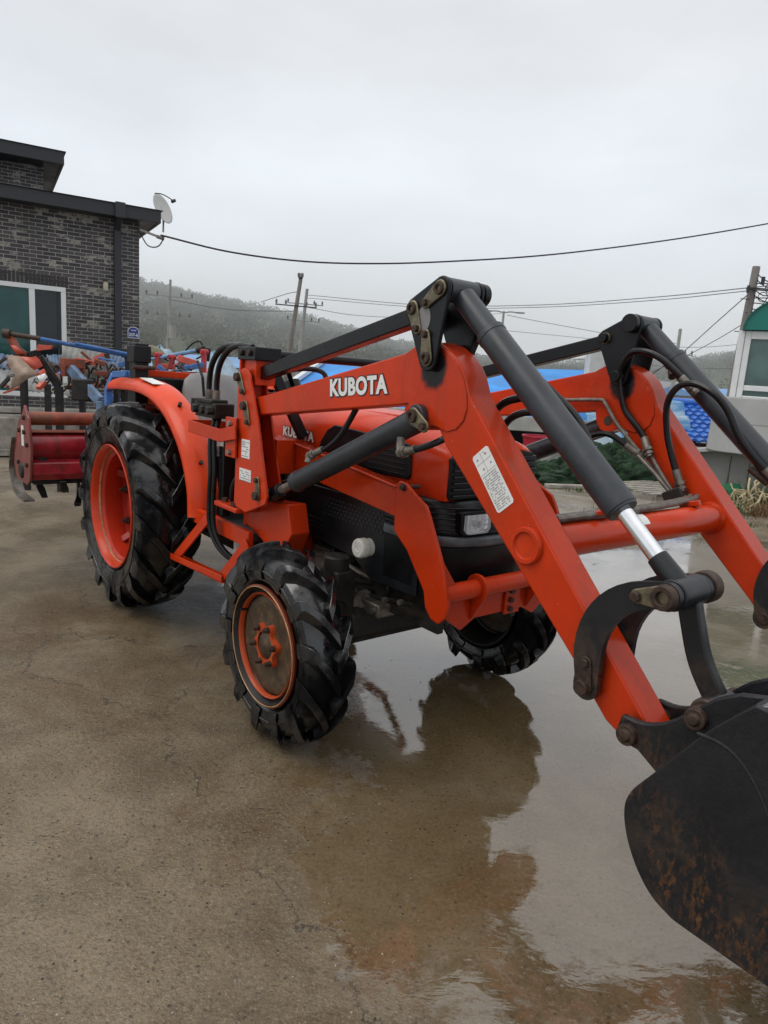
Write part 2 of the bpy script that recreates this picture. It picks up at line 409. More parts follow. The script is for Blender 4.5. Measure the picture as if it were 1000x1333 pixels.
def front_wheel(sy):
    w = sub('front_wheel'); w.location = (1.906 if sy < 0 else 1.88, -.672 if sy < 0 else .605, .419); w.rotation_euler = (0, .35, 0)
    m = (lambda b: b) if sy < 0 else (lambda b: b.mirror())
    t = B(); t.v, t.f = list(front_t.v), list(front_t.f)
    m(t).obj('tyre', M['tyre'], w, bevel=.004, sharp=28)
    inb = M['rim'] if sy < 0 else M['dark']
    r = B(); r.lathe([(.242, -.100), (.251, -.096), (.251, -.087), (.238, -.082), (.231, -.068), (.222, -.060), (.216, -.02), (.22, .04), (.235, .08), (.25, .09), (.25, .097), (.24, .097),
        (.225, .07), (.212, .04), (.206, -.02), (.213, -.056), (.224, -.066), (.233, -.084)], n=72, closed=True)
    m(r).obj('rim', M['wornrim'] if sy < 0 else inb, w, sharp=40)
    ln = B(); ln.lathe([(.2405, -.1005), (.2415, -.1025), (.2435, -.1025), (.2445, -.0995)], n=72)
    m(ln).obj('rim_edge', M['edge'], w)
    gv = B(); gv.lathe([(.2385, -.0985), (.2335, -.0905), (.2245, -.073), (.2165, -.071)], n=72); m(gv).obj('rim_groove', M['dark'], w)
    rg = B(); rg.lathe([(.2165, -.066), (.2170, -.084), (.213, -.089), (.208, -.085), (.206, -.066)], n=72)
    m(rg).obj('rim_ring', M['hubring'] if sy < 0 else inb, w, sharp=50)
    d = B(); d.lathe([(.206, -.06), (.19, -.068), (.16, -.064), (.12, -.060), (.09, -.062), (.07, -.066), (.055, -.075), (.035, -.088), (0, -.092)], n=72)
    m(d).obj('wheel_disc', M['disc'], w, sharp=40)
    # six-lobed orange hub flange with its bolts
    pts = []
    for i in range(120):
        a = 2*pi*i/120; rr = .086+.012*cos(6*a); pts.append((rr*sin(a), rr*cos(a)))
    inn = [(.058*sin(2*pi*i/120), .058*cos(2*pi*i/120)) for i in range(120)]
    h = B(); vs = []; 
    for y, q in ((-.062, pts), (-.083, [(x*.95, z*.95) for x, z in pts]), (-.083, inn), (-.062, inn)): vs += [(x, y, z) for x, z in q]
    n = 120; h.add(vs, [(j*n+i, j*n+(i+1)%n, (j+1)*n+(i+1)%n, (j+1)*n+i) for j in range(3) for i in range(n)])
    m(h).obj('hub_ring', M['hubring'], w, sharp=40)
    for k in range(6):
        a = 2*pi*k/6; c = (.079*sin(a), .079*cos(a))
        bb = B(); bb.cyl((c[0], -.078, c[1]), (c[0], -.100, c[1]), .0135, n=6).cyl((c[0], -.098, c[1]), (c[0], -.110, c[1]), .007, n=8)
        m(bb).obj('wheel_bolt', M['bolt'], w)
    vv = B(); vv.cyl((-.20, -.06, .03), (-.205, -.098, .03), .005)
    m(vv).obj('valve_stem', M['hose'], w)
for sy in (-1, 1): front_wheel(sy)

# ---------------------------------------------------------------- chassis
ax = B(); ax.prism([(1.83, .40), (1.83, .50), (1.87, .53), (1.95, .53), (1.99, .50), (1.99, .40), (1.95, .36), (1.87, .36)], -.38, .38)
ax.cyl((1.906, -.56, .439), (1.906, .56, .439), .055)
ax.obj('front_axle', M['dark'], TR, bevel=.01)
hb = B()
for s in (-1, 1):
    hb.lathe([(.04, -.58*1), (.10, -.56), (.125, -.50), (.13, -.44), (.11, -.40), (.06, -.38)] if s < 0 else [(.04, .58), (.10, .56), (.125, .50), (.13, .44), (.11, .40), (.06, .38)], (1.906, 0, .47), n=28)
    hb.box(1.84, 1.97, min(s*.36, s*.46), max(s*.36, s*.46), .42, .70)
    hb.cyl((1.906, s*.42, .60), (1.906, s*.42, .76), .055)
split_obj(hb, 'axle_hub', M['dark'], TR, bevel=.008)
tr = B(); tr.cyl((1.72, -.52, .50), (1.74, .52, .50), .018).cyl((1.74, -.3, .53), (1.74, -.1, .53), .03)
tr.obj('steering_rod', M['dark'], TR)
en = B(); en.box(1.0, 2.24, -.17, .17, .56, 1.06).box(1.1, 1.7, -.15, .15, .42, .57).box(1.25, 1.62, -.235, -.17, .66, .88).cyl((1.75, -.20, .78), (1.75, -.27, .78), .055).cyl((2.0, -.19, .62), (2.0, -.25, .62), .05)
for i in range(7): en.box(1.40+i*.05, 1.425+i*.05, -.20, -.15, .44, .56)
en.tube([(1.5, -.2, .7), (1.6, -.24, .62), (1.8, -.24, .6), (2.1, -.22, .66)], .016)
en.tube([(1.3, -.22, .6), (1.5, -.25, .55), (1.9, -.25, .56), (2.2, -.23, .6)], .011)
en.obj('engine', M['dark'], TR, bevel=.01)
gb = B(); gb.box(-.30, 1.02, -.19, .19, .42, .86).box(-.22, .25, -.28, .28, .48, .80).cyl((0, -.5, .648), (0, .5, .648), .10).cyl((0, -.44, .648), (0, -.30, .648), .15).cyl((0, .30, .648), (0, .44, .648), .15)
gb.obj('gearbox', M['dark'], TR, bevel=.012)
for s in (-1, 1):
    b = B(); b.cyl((1.42, s*.24, .80), (1.42, s*.24, .90), .045); b.cyl((1.42, s*.24, .775), (1.42, s*.24, .80), .030); b.obj('oil_filter', M['pipe'] if s < 0 else M['dark'], TR, bevel=.004)
    b = B(); b.box(1.78, 2.06, min(s*.20, s*.30), max(s*.20, s*.30), .50, .56); b.cyl((1.906, s*.22, .54), (1.906, s*.36, .47), .05, .065); b.obj('axle_bracket', M['pipe'], TR, bevel=.008)
    b = B(); b.tube([(1.20, s*.26, .70), (1.45, s*.285, .66), (1.70, s*.29, .69), (1.95, s*.285, .66), (2.20, s*.27, .70)], .010, 8); b.obj('brake_pipe', M['pipe'], TR)
    b = B(); b.tube([(1.62, s*.25, .76), (1.72, s*.30, .68), (1.80, s*.33, .60), (1.90, s*.36, .58)], .013, 8); b.obj('steering_hose', M['hose'], TR)
    b = B()
    for x, z in ((1.80, .53), (2.03, .53), (1.85, .60), (2.10, .60), (2.20, .62)): b.cyl((x, s*.29, z), (x, s*.312, z), .012, n=6)
    split_obj(b, 'frame_bolt', M['steel'], TR)
    b = B(); b.box(1.50, 1.75, min(s*.18, s*.27), max(s*.18, s*.27), .58, .70); b.box(1.52, 1.73, min(s*.27, s*.28), max(s*.27, s*.28), .60, .68); b.obj('pump_casting', M['pipe'], TR, bevel=.012)
fr = B()
for s in (-1, 1): fr.box(.95, 2.36, min(s*.20, s*.235), max(s*.20, s*.235), .52, .66)
fr.box(2.28, 2.36, -.235, .235, .58, .70)
fr.obj('front_frame', M['dark'], TR, bevel=.006)

# black engine side panels with a punched grille
for s in (-1, 1):
    p = B(); y0, y1 = (-.295, -.275) if s < 0 else (.275, .295)
    p.prism([(1.16, .74), (1.19, .96), (1.32, .995), (2.27, .995), (2.285, .80), (2.27, .66), (1.98, .655), (1.86, .72), (1.60, .74)], y0, y1)
    po = p.obj('side_panel', M['cowl'], TR, bevel=.008)
    g = B(); yy = -.2965 if s < 0 else .2965
    hl = B()
    for i in range(30):
        for j in range(5):
            x = 1.38+i*.0275+(.0137 if j % 2 else 0); z = .952-j*.0185
            pts = [(x-.009, z-.0055), (x+.009, z-.0055), (x+.009, z+.0055), (x-.009, z+.0055)]
            hl.add([(a, yy-.0008*(-1 if s > 0 else 1), c) for a, c in pts], [(0, 1, 2, 3)])
    hl.obj('punched_grille', M['ink'], po, recalc=False)
    rb = B()
    for i in range(3): rb.bar((1.36, yy, .845-i*.022), (1.62, yy, .838-i*.022), .006, .005)
    split_obj(rb, 'panel_rib', M['cowl'], po, bevel=.002)
    st = B(); st.box(2.262, 2.284, yy-.004, yy+.004, .67, .97)
    st.obj('panel_edge', M['cowl'], po, bevel=.003)
fc = B(); fc.lathe([(.0, -.358), (.012, -.358), (.014, -.361), (.036, -.361), (.041, -.356), (.043, -.350), (.043, -.322), (.039, -.318), (.039, -.29), (.02, -.28)], (1.965, 0, .796), n=32)
fc.obj('filter_canister', M['cap'], TR)
pl = B(); pl.box(2.30, 2.42, -.262, -.254, .655, .735); pl.obj('front_tag_plate', M['steel'], TR, bevel=.002)

# ---------------------------------------------------------------- bonnet
def ring(x, w, zb, zs, zt):
    h = [(-w+.004, zb), (-w, zb+.03), (-w, zs-.06), (-w+.004, zs-.025), (-w+.016, zs), (-w+.045, zs+(zt-zs)*.42), (-w*.55, zs+(zt-zs)*.82), (-w*.25, zt-.006), (0, zt)]
    h = h+[(-y, z) for y, z in h[:-1]][::-1]
    return [(x, y, z) for y, z in h]
hd = B()
hd.loft([ring(1.02, .268, 1.06, 1.285, 1.355), ring(1.30, .272, 1.06, 1.295, 1.365), ring(1.6, .274, 1.06, 1.30, 1.37), ring(1.9, .274, 1.06, 1.298, 1.362), ring(2.1, .273, 1.06, 1.287, 1.348), ring(2.25, .27, 1.06, 1.266, 1.322), ring(2.33, .266, 1.06, 1.248, 1.297), ring(2.358, .258, 1.062, 1.236, 1.277), ring(2.366, .245, 1.066, 1.215, 1.25)])
HOOD = hd.obj('hood', M['hood'], TR, bevel=.004, sharp=50)
gt = B()
prof = spline2([(1.36, .0), (1.9, .012), (2.2, .010), (2.33, .004)], 4)
for y in (-.13, .13): gt.tube([(x, y, (1.352 if x < 2 else 1.352-.10*(x-2))) for x in (1.1, 1.5, 1.9, 2.1)], .006, 6)
split_obj(gt, 'hood_bead', M['hood'], HOOD)
for s in (-1, 1):
    yy = s*.2765
    def P3(pts, d): return [(x, yy+s*d, z) for x, z in pts]
    outl = [(1.50, 1.125), (1.535, 1.205), (1.585, 1.262), (1.64, 1.288), (1.72, 1.285), (2.155, 1.262), (2.172, 1.245), (2.178, 1.135), (2.165, 1.118), (1.52, 1.112)]
    b = B(); b.prism(outl, yy-.008, yy+.003)
    sg = b.obj('side_grille', M['plastic'], HOOD, bevel=.006)
    b = B()
    inn = yy+s*.0045
    for k in range(5):
        z = 1.135+k*.022; b.bar((1.90, inn, z), (2.150, inn, z), .012, .007)
    for x in (1.90, 1.99, 2.07, 2.15): b.box(x-.004, x+.004, inn-.003, inn+.007, 1.125, 1.238)
    b.box(1.90, 2.0, inn-.004, inn+.009, 1.205, 1.235)
    b.obj('grille_slat', M['plastic'], sg, bevel=.002)
# front grille
fg = B(); fg.prism([(-.242, 1.066), (-.252, 1.085), (-.25, 1.225), (-.225, 1.247), (-.12, 1.262), (0, 1.266), (.12, 1.262), (.225, 1.247), (.25, 1.225), (.252, 1.085), (.242, 1.066)], 2.345, 2.371, 'x')
FG = fg.obj('front_grille', M['plastic'], TR, bevel=.006)
for k in range(7):
    z = 1.078+k*.0245
    b = B(); b.prism([(2.368, z), (2.384, z+.002), (2.384, z+.010), (2.368, z+.013)], -.235, .235); b.obj('grille_bar', M['cowl'], FG, bevel=.002)
for y in (-.085, .085):
    b = B(); b.box(2.366, 2.378, y-.004, y+.004, 1.07, 1.25); b.obj('grille_divider', M['plastic'], FG)

# black nose with the headlights
def nose(z, k, ins=0):
    """plan outline of the nose at height z"""
    x0 = 2.06; xf = 2.425-ins; w = .305-ins
    pts = [(x0, -w+.0), (2.25, -w), (2.33, -w+.022), (2.385, -w+.085), (xf-.008, -w*.42), (xf, -w*.15)]
    pts = pts+[(x, -y) for x, y in pts][::-1]
    return [(x+k*(x-2.06), y, z) for x, y in pts]
ns = B(); ns.loft([nose(.925, 0, .012), nose(.935, 0), nose(1.02, -.03), nose(1.055, -.05), nose(1.066, -.07, .01)])
NS = ns.obj('nose_panel', M['cowl'], TR, bevel=.006)
for k in range(5):
    z = .952+k*.021
    q = nose(z, -.01-.025*k/5); b = B()
    b.tube([(x+.002, y*1.004, zz) for x, y, zz in q], .0035, 6, 0); b.obj('nose_rib', M['plastic'], NS)
bp = B(); bp.loft([nose(.885, .03, .004), nose(.892, .045), nose(.916, .05), nose(.926, .045, .004)])
bp.obj('bumper', simple('faded_grey_bumper', (.10, .11, .12), .45, var=.35, scale=10, bump=.1, dirt=(.03, .03, .032), dirt_amt=.5), TR, bevel=.005)
ra = B(); ra.loft([nose(.66, -.02, .03), nose(.70, 0, .01), nose(.884, .02, .006)]); ra.obj('lower_cowl', M['plastic'], TR, bevel=.006)
for s in (-1, 1):
    b = B(); cx = s*.135; xx = 2.418
    # rectangular lamp: housing, bowl, lens
    b.prism([(cx-.078, .950), (cx-.078, 1.024), (cx-.072, 1.03), (cx+.072, 1.03), (cx+.078, 1.024), (cx+.078, .955), (cx+.06, .934), (cx-.06, .934)], xx-.05, xx, 'x')
    H = b.obj('headlight', M['plastic'], TR, bevel=.006)
    b = B(); b.loft([[(xx+.0015, cx+.068*k*sx_, .982+.04*k*sz_) for sx_, sz_ in ((-1, -.6), (-.75, -1), (.75, -1), (1, -.6), (1, .9), (-1, .9))] for k in (1., .93)])
    b.obj('reflector', M['reflector'], H, bevel=.003)
    b = B()
    for i in range(3): b.box(xx+.0045, xx+.0065, cx-.035+i*.033, cx-.033+i*.033, .955, 1.01)
    b.cyl((xx+.003, cx, .98), (xx+.014, cx, .98), .014).obj('bulb', M['steel'], H)
    b = B(); b.prism([(cx-.067, .955), (cx-.067, 1.019), (cx+.067, 1.019), (cx+.067, .960), (cx+.052, .942), (cx-.052, .942)], xx+.014, xx+.019, 'x'); b.obj('lens', M['lens'], H, bevel=.002)
em = B(); em.lathe([(.014, 0), (.018, .005), (.022, .005), (.026, 0)], (2.422, 0, .975), n=28, axis='x'); em.obj('emblem_ring', M['reflector'], NS)

# ---------------------------------------------------------------- operator station
fl = B(); fl.box(.30, 1.32, -.52, .52, .655, .685).box(.30, .50, -.42, .42, .66, 1.0)
fl.obj('platform', M['plastic'], TR, bevel=.006)
for s in (-1, 1):
    y = s*.55
    b = B(); b.box(.74, 1.36, min(y, y-s*.03), max(y, y-s*.03), .672, .752)
    rail = b.obj('footplate_rail', M['orange'], TR, bevel=.004)
    b = B(); b.bar((.955, s*.572, .735), (.645, s*.612, .455), .012, .055, (1, 0, -1)); b.bar((1.37, s*.560, .70), (1.12, s*.562, .465), .012, .055, (1, 0, -1))
    b.prism([(.615, s*.625), (1.145, s*.575), (1.145, s*.50), (.615, s*.55)], .440, .456, 'z')
    b.bar((.615, s*.628, .462), (1.15, s*.577, .468), .008, .034)
    b.obj('step', M['orange'], rail, bevel=.003)
for s in (-1, 1):
    line = spline2([(.742, .70), (.725, .85), (.635, 1.03), (.47, 1.185), (.25, 1.295), (0, 1.345), (-.30, 1.352), (-.62, 1.34)], 6)
    rings = []
    for i, (x, z) in enumerate(line):
        a = Vector(line[max(i-1, 0)]); c = Vector(line[min(i+1, len(line)-1)]); t = (c-a).normalized(); nx, nz = t.y, -t.x
        if nx*x+nz*(z-.648) < 0: nx, nz = -nx, -nz
        sec = [(-.578, -.022), (-.575, .0), (-.565, .013), (-.54, .034), (-.49, .052), (-.45, .052), (-.425, .045), (-.415, .028)]
        sec = sec+[(y+.003, o-.005) for y, o in sec][::-1]
        rings.append([(x+nx*o, -y*s if s > 0 else y, z+nz*o) for y, o in sec])
    b = B(); b.loft(rings)
    fe = b.obj('fender', M['fender'], TR, sharp=45)
    b = B(); ln = [(x, z) for x, z in line]
    b.prism(ln+[(-.62, .95), (.2, .80), (.742, .685)], s*.418-.004, s*.418+.004); b.obj('fender_wall', M['fender'], fe)
    for (x, z) in ((.69, .97), (.40, 1.262)):
        b = B(); b.cyl((x, s*.50, z), (x+.035, s*.505, z+.03), .011); b.obj('rubber_plug', M['hose'], fe)
    b = B(); b.bar((.12, s*.505, 1.382), (-.10, s*.505, 1.409), .075, .003, (0, 0, 1)); b.obj('fender_sticker', M['white'], fe)
sb = B(); sec = []
for z, w, x, d in ((1.0, .20, -.10, .07), (1.1, .225, -.13, .075), (1.22, .23, -.17, .07), (1.34, .225, -.21, .06), (1.41, .20, -.235, .05), (1.45, .15, -.25, .035), (1.46, .08, -.255, .02)):
    sec.append([(x+d*cos(2*pi*i/28)*(1 if cos(2*pi*i/28) > 0 else .6), w*(abs(sin(2*pi*i/28))**.6)*(1 if sin(2*pi*i/28) > 0 else -1), z) for i in range(28)])
sb.loft(sec); 
SEAT = sb.obj('seat', M['seat'], TR, sharp=60)
b = B(); b.loft([[(x, y, z) for x, y in ((-.12, -.22), (.30, -.24), (.36, -.18), (.36, .18), (.30, .24), (-.12, .22))] for z in (.93, 1.02, 1.05)]); b.obj('seat_cushion', M['seat'], SEAT, bevel=.02)
b = B(); b.box(-.1, .28, -.15, .15, .68, .93); b.obj('seat_base', M['dark'], SEAT)
dk = B(); dk.prism([(.82, .68), (.86, 1.30), (.95, 1.34), (1.03, 1.30), (1.03, .68)], -.22, .22); dk.obj('dashboard', M['plastic'], TR, bevel=.02)
swc = Vector((.80, 0, 1.445)); swn = Vector((-.45, 0, .89)).normalized(); swu = Vector((0, 1, 0)); swv = swn.cross(swu)
def sw(a, r, h=0): return swc+swu*(r*cos(a))+swv*(r*sin(a))+swn*h
sp = B(); ringp = [sw(2*pi*i/40, .19) for i in range(41)]
sp.tube(ringp, .014, 10, 0)
SW = sp.obj('steering_wheel', M['hose'], TR)
b = B(); 
for k in range(3):
    a = pi/2+k*2*pi/3+.4; b.bar(sw(a, .03, -.03), sw(a, .185), .026, .012, swn)
b.cyl(sw(0, 0, -.05), sw(0, 0, .01), .045); split_obj(b, 'wheel_spoke', M['hose'], SW, bevel=.003)
b = B(); b.cyl(swc-swn*.05, (.92, 0, 1.2), .03); b.obj('steering_column', M['plastic'], TR)
# folding roll bar stubs behind the fenders, cross panel and linkage behind the seat
for s in (-1, 1):
    b = B(); b.box(-.40, -.29, s*.46-.045, s*.46+.045, .9, 1.62); b.box(-.412, -.278, s*.46-.056, s*.46+.056, 1.50, 1.605)
    o = b.obj('roll_bar_post', M['plastic'], TR, bevel=.006)
    b = B(); b.cyl((-.26, s*.46-.07, 1.47), (-.26, s*.46+.07, 1.47), .014); b.obj('hinge_pin', M['bolt'], o)
b = B(); b.box(-.45, -.36, -.50, .55, 1.05, 1.41); b.obj('rear_panel', M['plastic'], TR, bevel=.01)
b = B(); b.bar((-.42, -.44, 1.435), (-.42, .1, 1.425), .05, .045); b.obj('rear_cross_bar', M['orange'], TR, bevel=.004)

# ---------------------------------------------------------------- loader frame
def mast(s):
    y = lambda a, c: (-a, -c) if s < 0 else (c, a)
    out = [(1.315, 1.44)]+[(1.372+.058*cos(radians(a)), 1.462+.05*sin(radians(a))) for a in (165, 140, 115, 90, 60, 30, 0)]+[(1.506, 1.30), (1.612, .97), (1.600, .932), (1.42, .862), (1.305, .875), (1.312, 1.20)]
    b = B(); lo, hi = (-.602, -.590) if s < 0 else (.590, .602); b.prism(out, lo, hi)
    MO = b.obj('loader_mast', M['orange'], TR, bevel=.003)
    b = B(); lo, hi = (-.472, -.460) if s < 0 else (.460, .472)
    b.prism([(1.25, .88), (1.25, 1.56), (1.32, 1.56), (1.335, 1.44), (1.40, 1.28), (1.50, .99), (1.47, .90), (1.36, .86)], lo, hi)
    b.box(1.30, 1.312, min(s*.590, s*.48), max(s*.590, s*.472), .88, 1.55)
    b.box(1.32, 1.43, min(s*.575, s*.475), max(s*.575, s*.475), 1.44, 1.575)
    b.obj('inner_plate', M['orange'], MO, bevel=.003)
    b = B(); lo, hi = (-.585, -.465) if s < 0 else (.465, .585)
    b.box(1.285, 1.45, lo-.006, hi+.006, 1.548, 1.606); cpo = b.obj('mast_cap', M['black'], MO, bevel=.004)
    b = B()
    for x in (1.325, 1.40): b.cyl((x, s*.595, 1.578), (x, s*.604, 1.578), .013, n=12)
    split_obj(b, 'mast_bolt', M['bolt'], MO)
    # base gusset bolted to the tractor side
    b = B(); lo, hi = (-.50, -.40) if s < 0 else (.40, .50)
    b.prism([(1.20, .775), (1.30, .90), (1.62, .93), (1.66, .80), (1.58, .66), (1.50, .655), (1.40, .72)], lo, hi)
    b.box(1.13, 1.36, min(s*.62, s*.44), max(s*.62, s*.44), .845, .868)
    b.bar((1.36, s*.45, .80), (1.44, s*.235, .62), .16, .05, (1, 0, .4))
    b.obj('mast_gusset', M['orange'], MO, bevel=.005)
    b = B()
    for x, yy in ((1.18, .585), (1.18, .50), (1.30, .60)): b.cyl((x, s*yy, .868), (x, s*yy, .888), .016, n=6)
    split_obj(b, 'base_bolt', M['bolt'], MO)
    # pivot pins with their keeper plates
    for (x, z, dx, dz) in ((1.330, 1.470, .045, -.062), (1.398, 1.346, .032, -.070), (1.535, .960, -.002, .07)):
        k = B(); lo, hi = (-.610, -.602) if s < 0 else (.602, .610)
        k.prism(hull([(x, z, .024), (x+dx, z+dz, .016)]), lo, hi)
        K = k.obj('pin_keeper', M['zinc'], MO, bevel=.003)
        k = B(); k.cyl((x, s*.47, z), (x, s*.626, z), .019).cyl((x+dx, s*.61, z+dz), (x+dx, s*.622, z+dz), .012, n=6)
        split_obj(k, 'pivot_pin', M['bolt'], MO, bevel=.002)
    if s < 0:
        for z0, z1, tl in ((1.112, 1.196, 1), (1.008, 1.062, 0)):
            x0 = 1.372 if tl else 1.358; x1 = 1.448 if tl else 1.466
            k = B(); k.prism([(x0, z0), (x0, z1), (x1, z1), (x1, z0)], -.6042, -.602); dl = k.obj('warning_decal', M['white'] if tl else M['inkgrey' if 0 else 'white'], MO)
            k = B(); r = random.Random(3 if tl else 4)
            for j in range(7 if tl else 5):
                zz = z1-.012-j*.0105; xx = x0+.006
                while xx < x1-.012:
                    w = r.uniform(.004, .014); 
                    if r.random() < .72: k.box(xx, min(xx+w, x1-.005), -.6050, -.6042, zz-.0022, zz+.0022)
                    xx += w+.004
            k.obj('decal_print', M['inkgrey'], dl)
    # subframe rail to the front guard
    b = B(); lo, hi = (-.372, -.325) if s < 0 else (.325, .372)
    b.prism([(1.30, 1.205), (2.215, 1.106), (2.235, .985), (2.20, .985), (1.36, 1.06), (1.30, 1.07)], lo, hi)
    b.prism([(1.30, 1.205), (2.215, 1.106), (2.215, 1.098), (1.30, 1.195)], lo-.012 if s < 0 else lo, hi if s < 0 else hi+.012)
    b.box(1.32, 1.46, min(s*.47, s*.37), max(s*.47, s*.37), 1.04, 1.2)
    b.obj('subframe_rail', M['orange'], TR, bevel=.004)
    b = B(); lo, hi = (-.378, -.362) if s < 0 else (.362, .378)
    o = [(2.215, .93), (2.205, 1.112), (2.225, 1.128), (2.262, 1.125), (2.33, 1.086), (2.385, 1.060)]+[(2.405, 1.03), (2.50, .86), (2.545, .72), (2.535, .67), (2.50, .637), (2.46, .645), (2.425, .68), (2.41, .74), (2.30, .87)]
    b.prism(o, lo, hi)
    GP = b.obj('guard_plate', M['orange'], TR, bevel=.004)
    b = B(); b.cyl((2.258, s*.384, 1.108), (2.258, s*.365, 1.108), .016, n=6).cyl((2.258, s*.395, 1.108), (2.258, s*.3, 1.108), .009); 
    split_obj(b, 'guard_bolt', M['bolt'], GP)
    b = B(); b.prism([(s*.362, .865), (s*.362, .76), (s*.285, .765), (s*.305, .79)], 2.482, 2.496, 'x'); b.obj('guard_gusset', M['orange'], GP, bevel=.002)
for s in (-1, 1): mast(s)
b = B(); b.cyl((2.485, -.362, .742), (2.485, .362, .742), .036, n=28); GT = b.obj('guard_tube', M['orange'], TR, bevel=.003)
b = B(); b.prism([(-.36, .735), (-.345, .66), (-.215, .572), (-.14, .61), (.14, .61), (.215, .572), (.345, .66), (.36, .735)], 2.452, 2.464, 'x'); b.obj('guard_web', M['orange'], GT, bevel=.002)
for y in (-.165, .165):
    b = B(); b.prism(hull([(2.485, .742, .056), (2.46, .63, .02)]), y-.007, y+.007); b.obj('guard_collar', M['orange'], GT, bevel=.002)
b = B(); b.box(2.464, 2.476, .02, .11, .60, .725)
b.obj('bolt_plate', M['orange'], GT, bevel=.002)
for z in (.622, .660, .698):
    b = B(); b.cyl((2.476, .05, z), (2.488, .05, z), .012, n=6); split_obj(b, 'guard_bolt', M['bolt'], GT)
# black tube joining both masts
b = B(); b.cyl((1.40, -.50, 1.578), (1.40, .50, 1.578), .021); b.obj('mast_cross_tube', M['black'], TR)
b = B(); b.bar((1.36, -.48, 1.56), (1.40, -.295, 1.205), .05, .03, (1, 0, 0)); b.obj('mast_brace', M['black'], TR, bevel=.004)
# ---------------------------------------------------------------- lettering
def text_builder(body, size, off, ext, sx=1.0):
    cu = D.curves.new('txt', 'FONT'); cu.body = body; cu.size = size; cu.offset = off; cu.extrude = ext; cu.resolution_u = 4; cu.space_character = 1.06
    o = D.objects.new('txt', cu); COL.objects.link(o)
    dg = bpy.context.evaluated_depsgraph_get(); me = o.evaluated_get(dg).to_mesh()
    vs = [tuple(v.co) for v in me.vertices]; fs = [tuple(p.vertices) for p in me.polygons]
    o.evaluated_get(dg).to_mesh_clear(); D.objects.remove(o); D.curves.remove(cu)
    b = B(); b.add([(x*sx, y, z) for x, y, z in vs], fs); return b
def bounds(b):
    xs = [v[0] for v in b.v]; ys = [v[1] for v in b.v]; return min(xs), max(xs), min(ys), max(ys)
def lettering(body, p0, p1, height, nrm, parent, mats, bold, edge, name='lettering', outline=True):
    """text from p0 to p1 along the baseline, letters of the given height, facing nrm"""
    p0, p1, nrm = Vector(p0), Vector(p1), Vector(nrm).normalized()
    xd = (p1-p0).normalized(); yd = nrm.cross(xd).normalized(); W = (p1-p0).length
    ref = text_builder(body, 1.0, bold, 0); x0, x1, y0, y1 = bounds(ref)
    sx, sy = W/(x1-x0), height/(y1-y0)
    def put(off, z0, mat, nm):
        b = text_builder(body, 1.0, off, .0)
        v = []
        for x, y, z in b.v: v.append(tuple(p0+xd*((x-x0)*sx)+yd*((y-y0)*sy)+nrm*z0))
        b.v = v; return b.obj(nm, mat, parent, recalc=False)
    if outline: put(bold+edge, .0012, mats[1], name+'_outline')
    put(bold, .0022, mats[0], name)

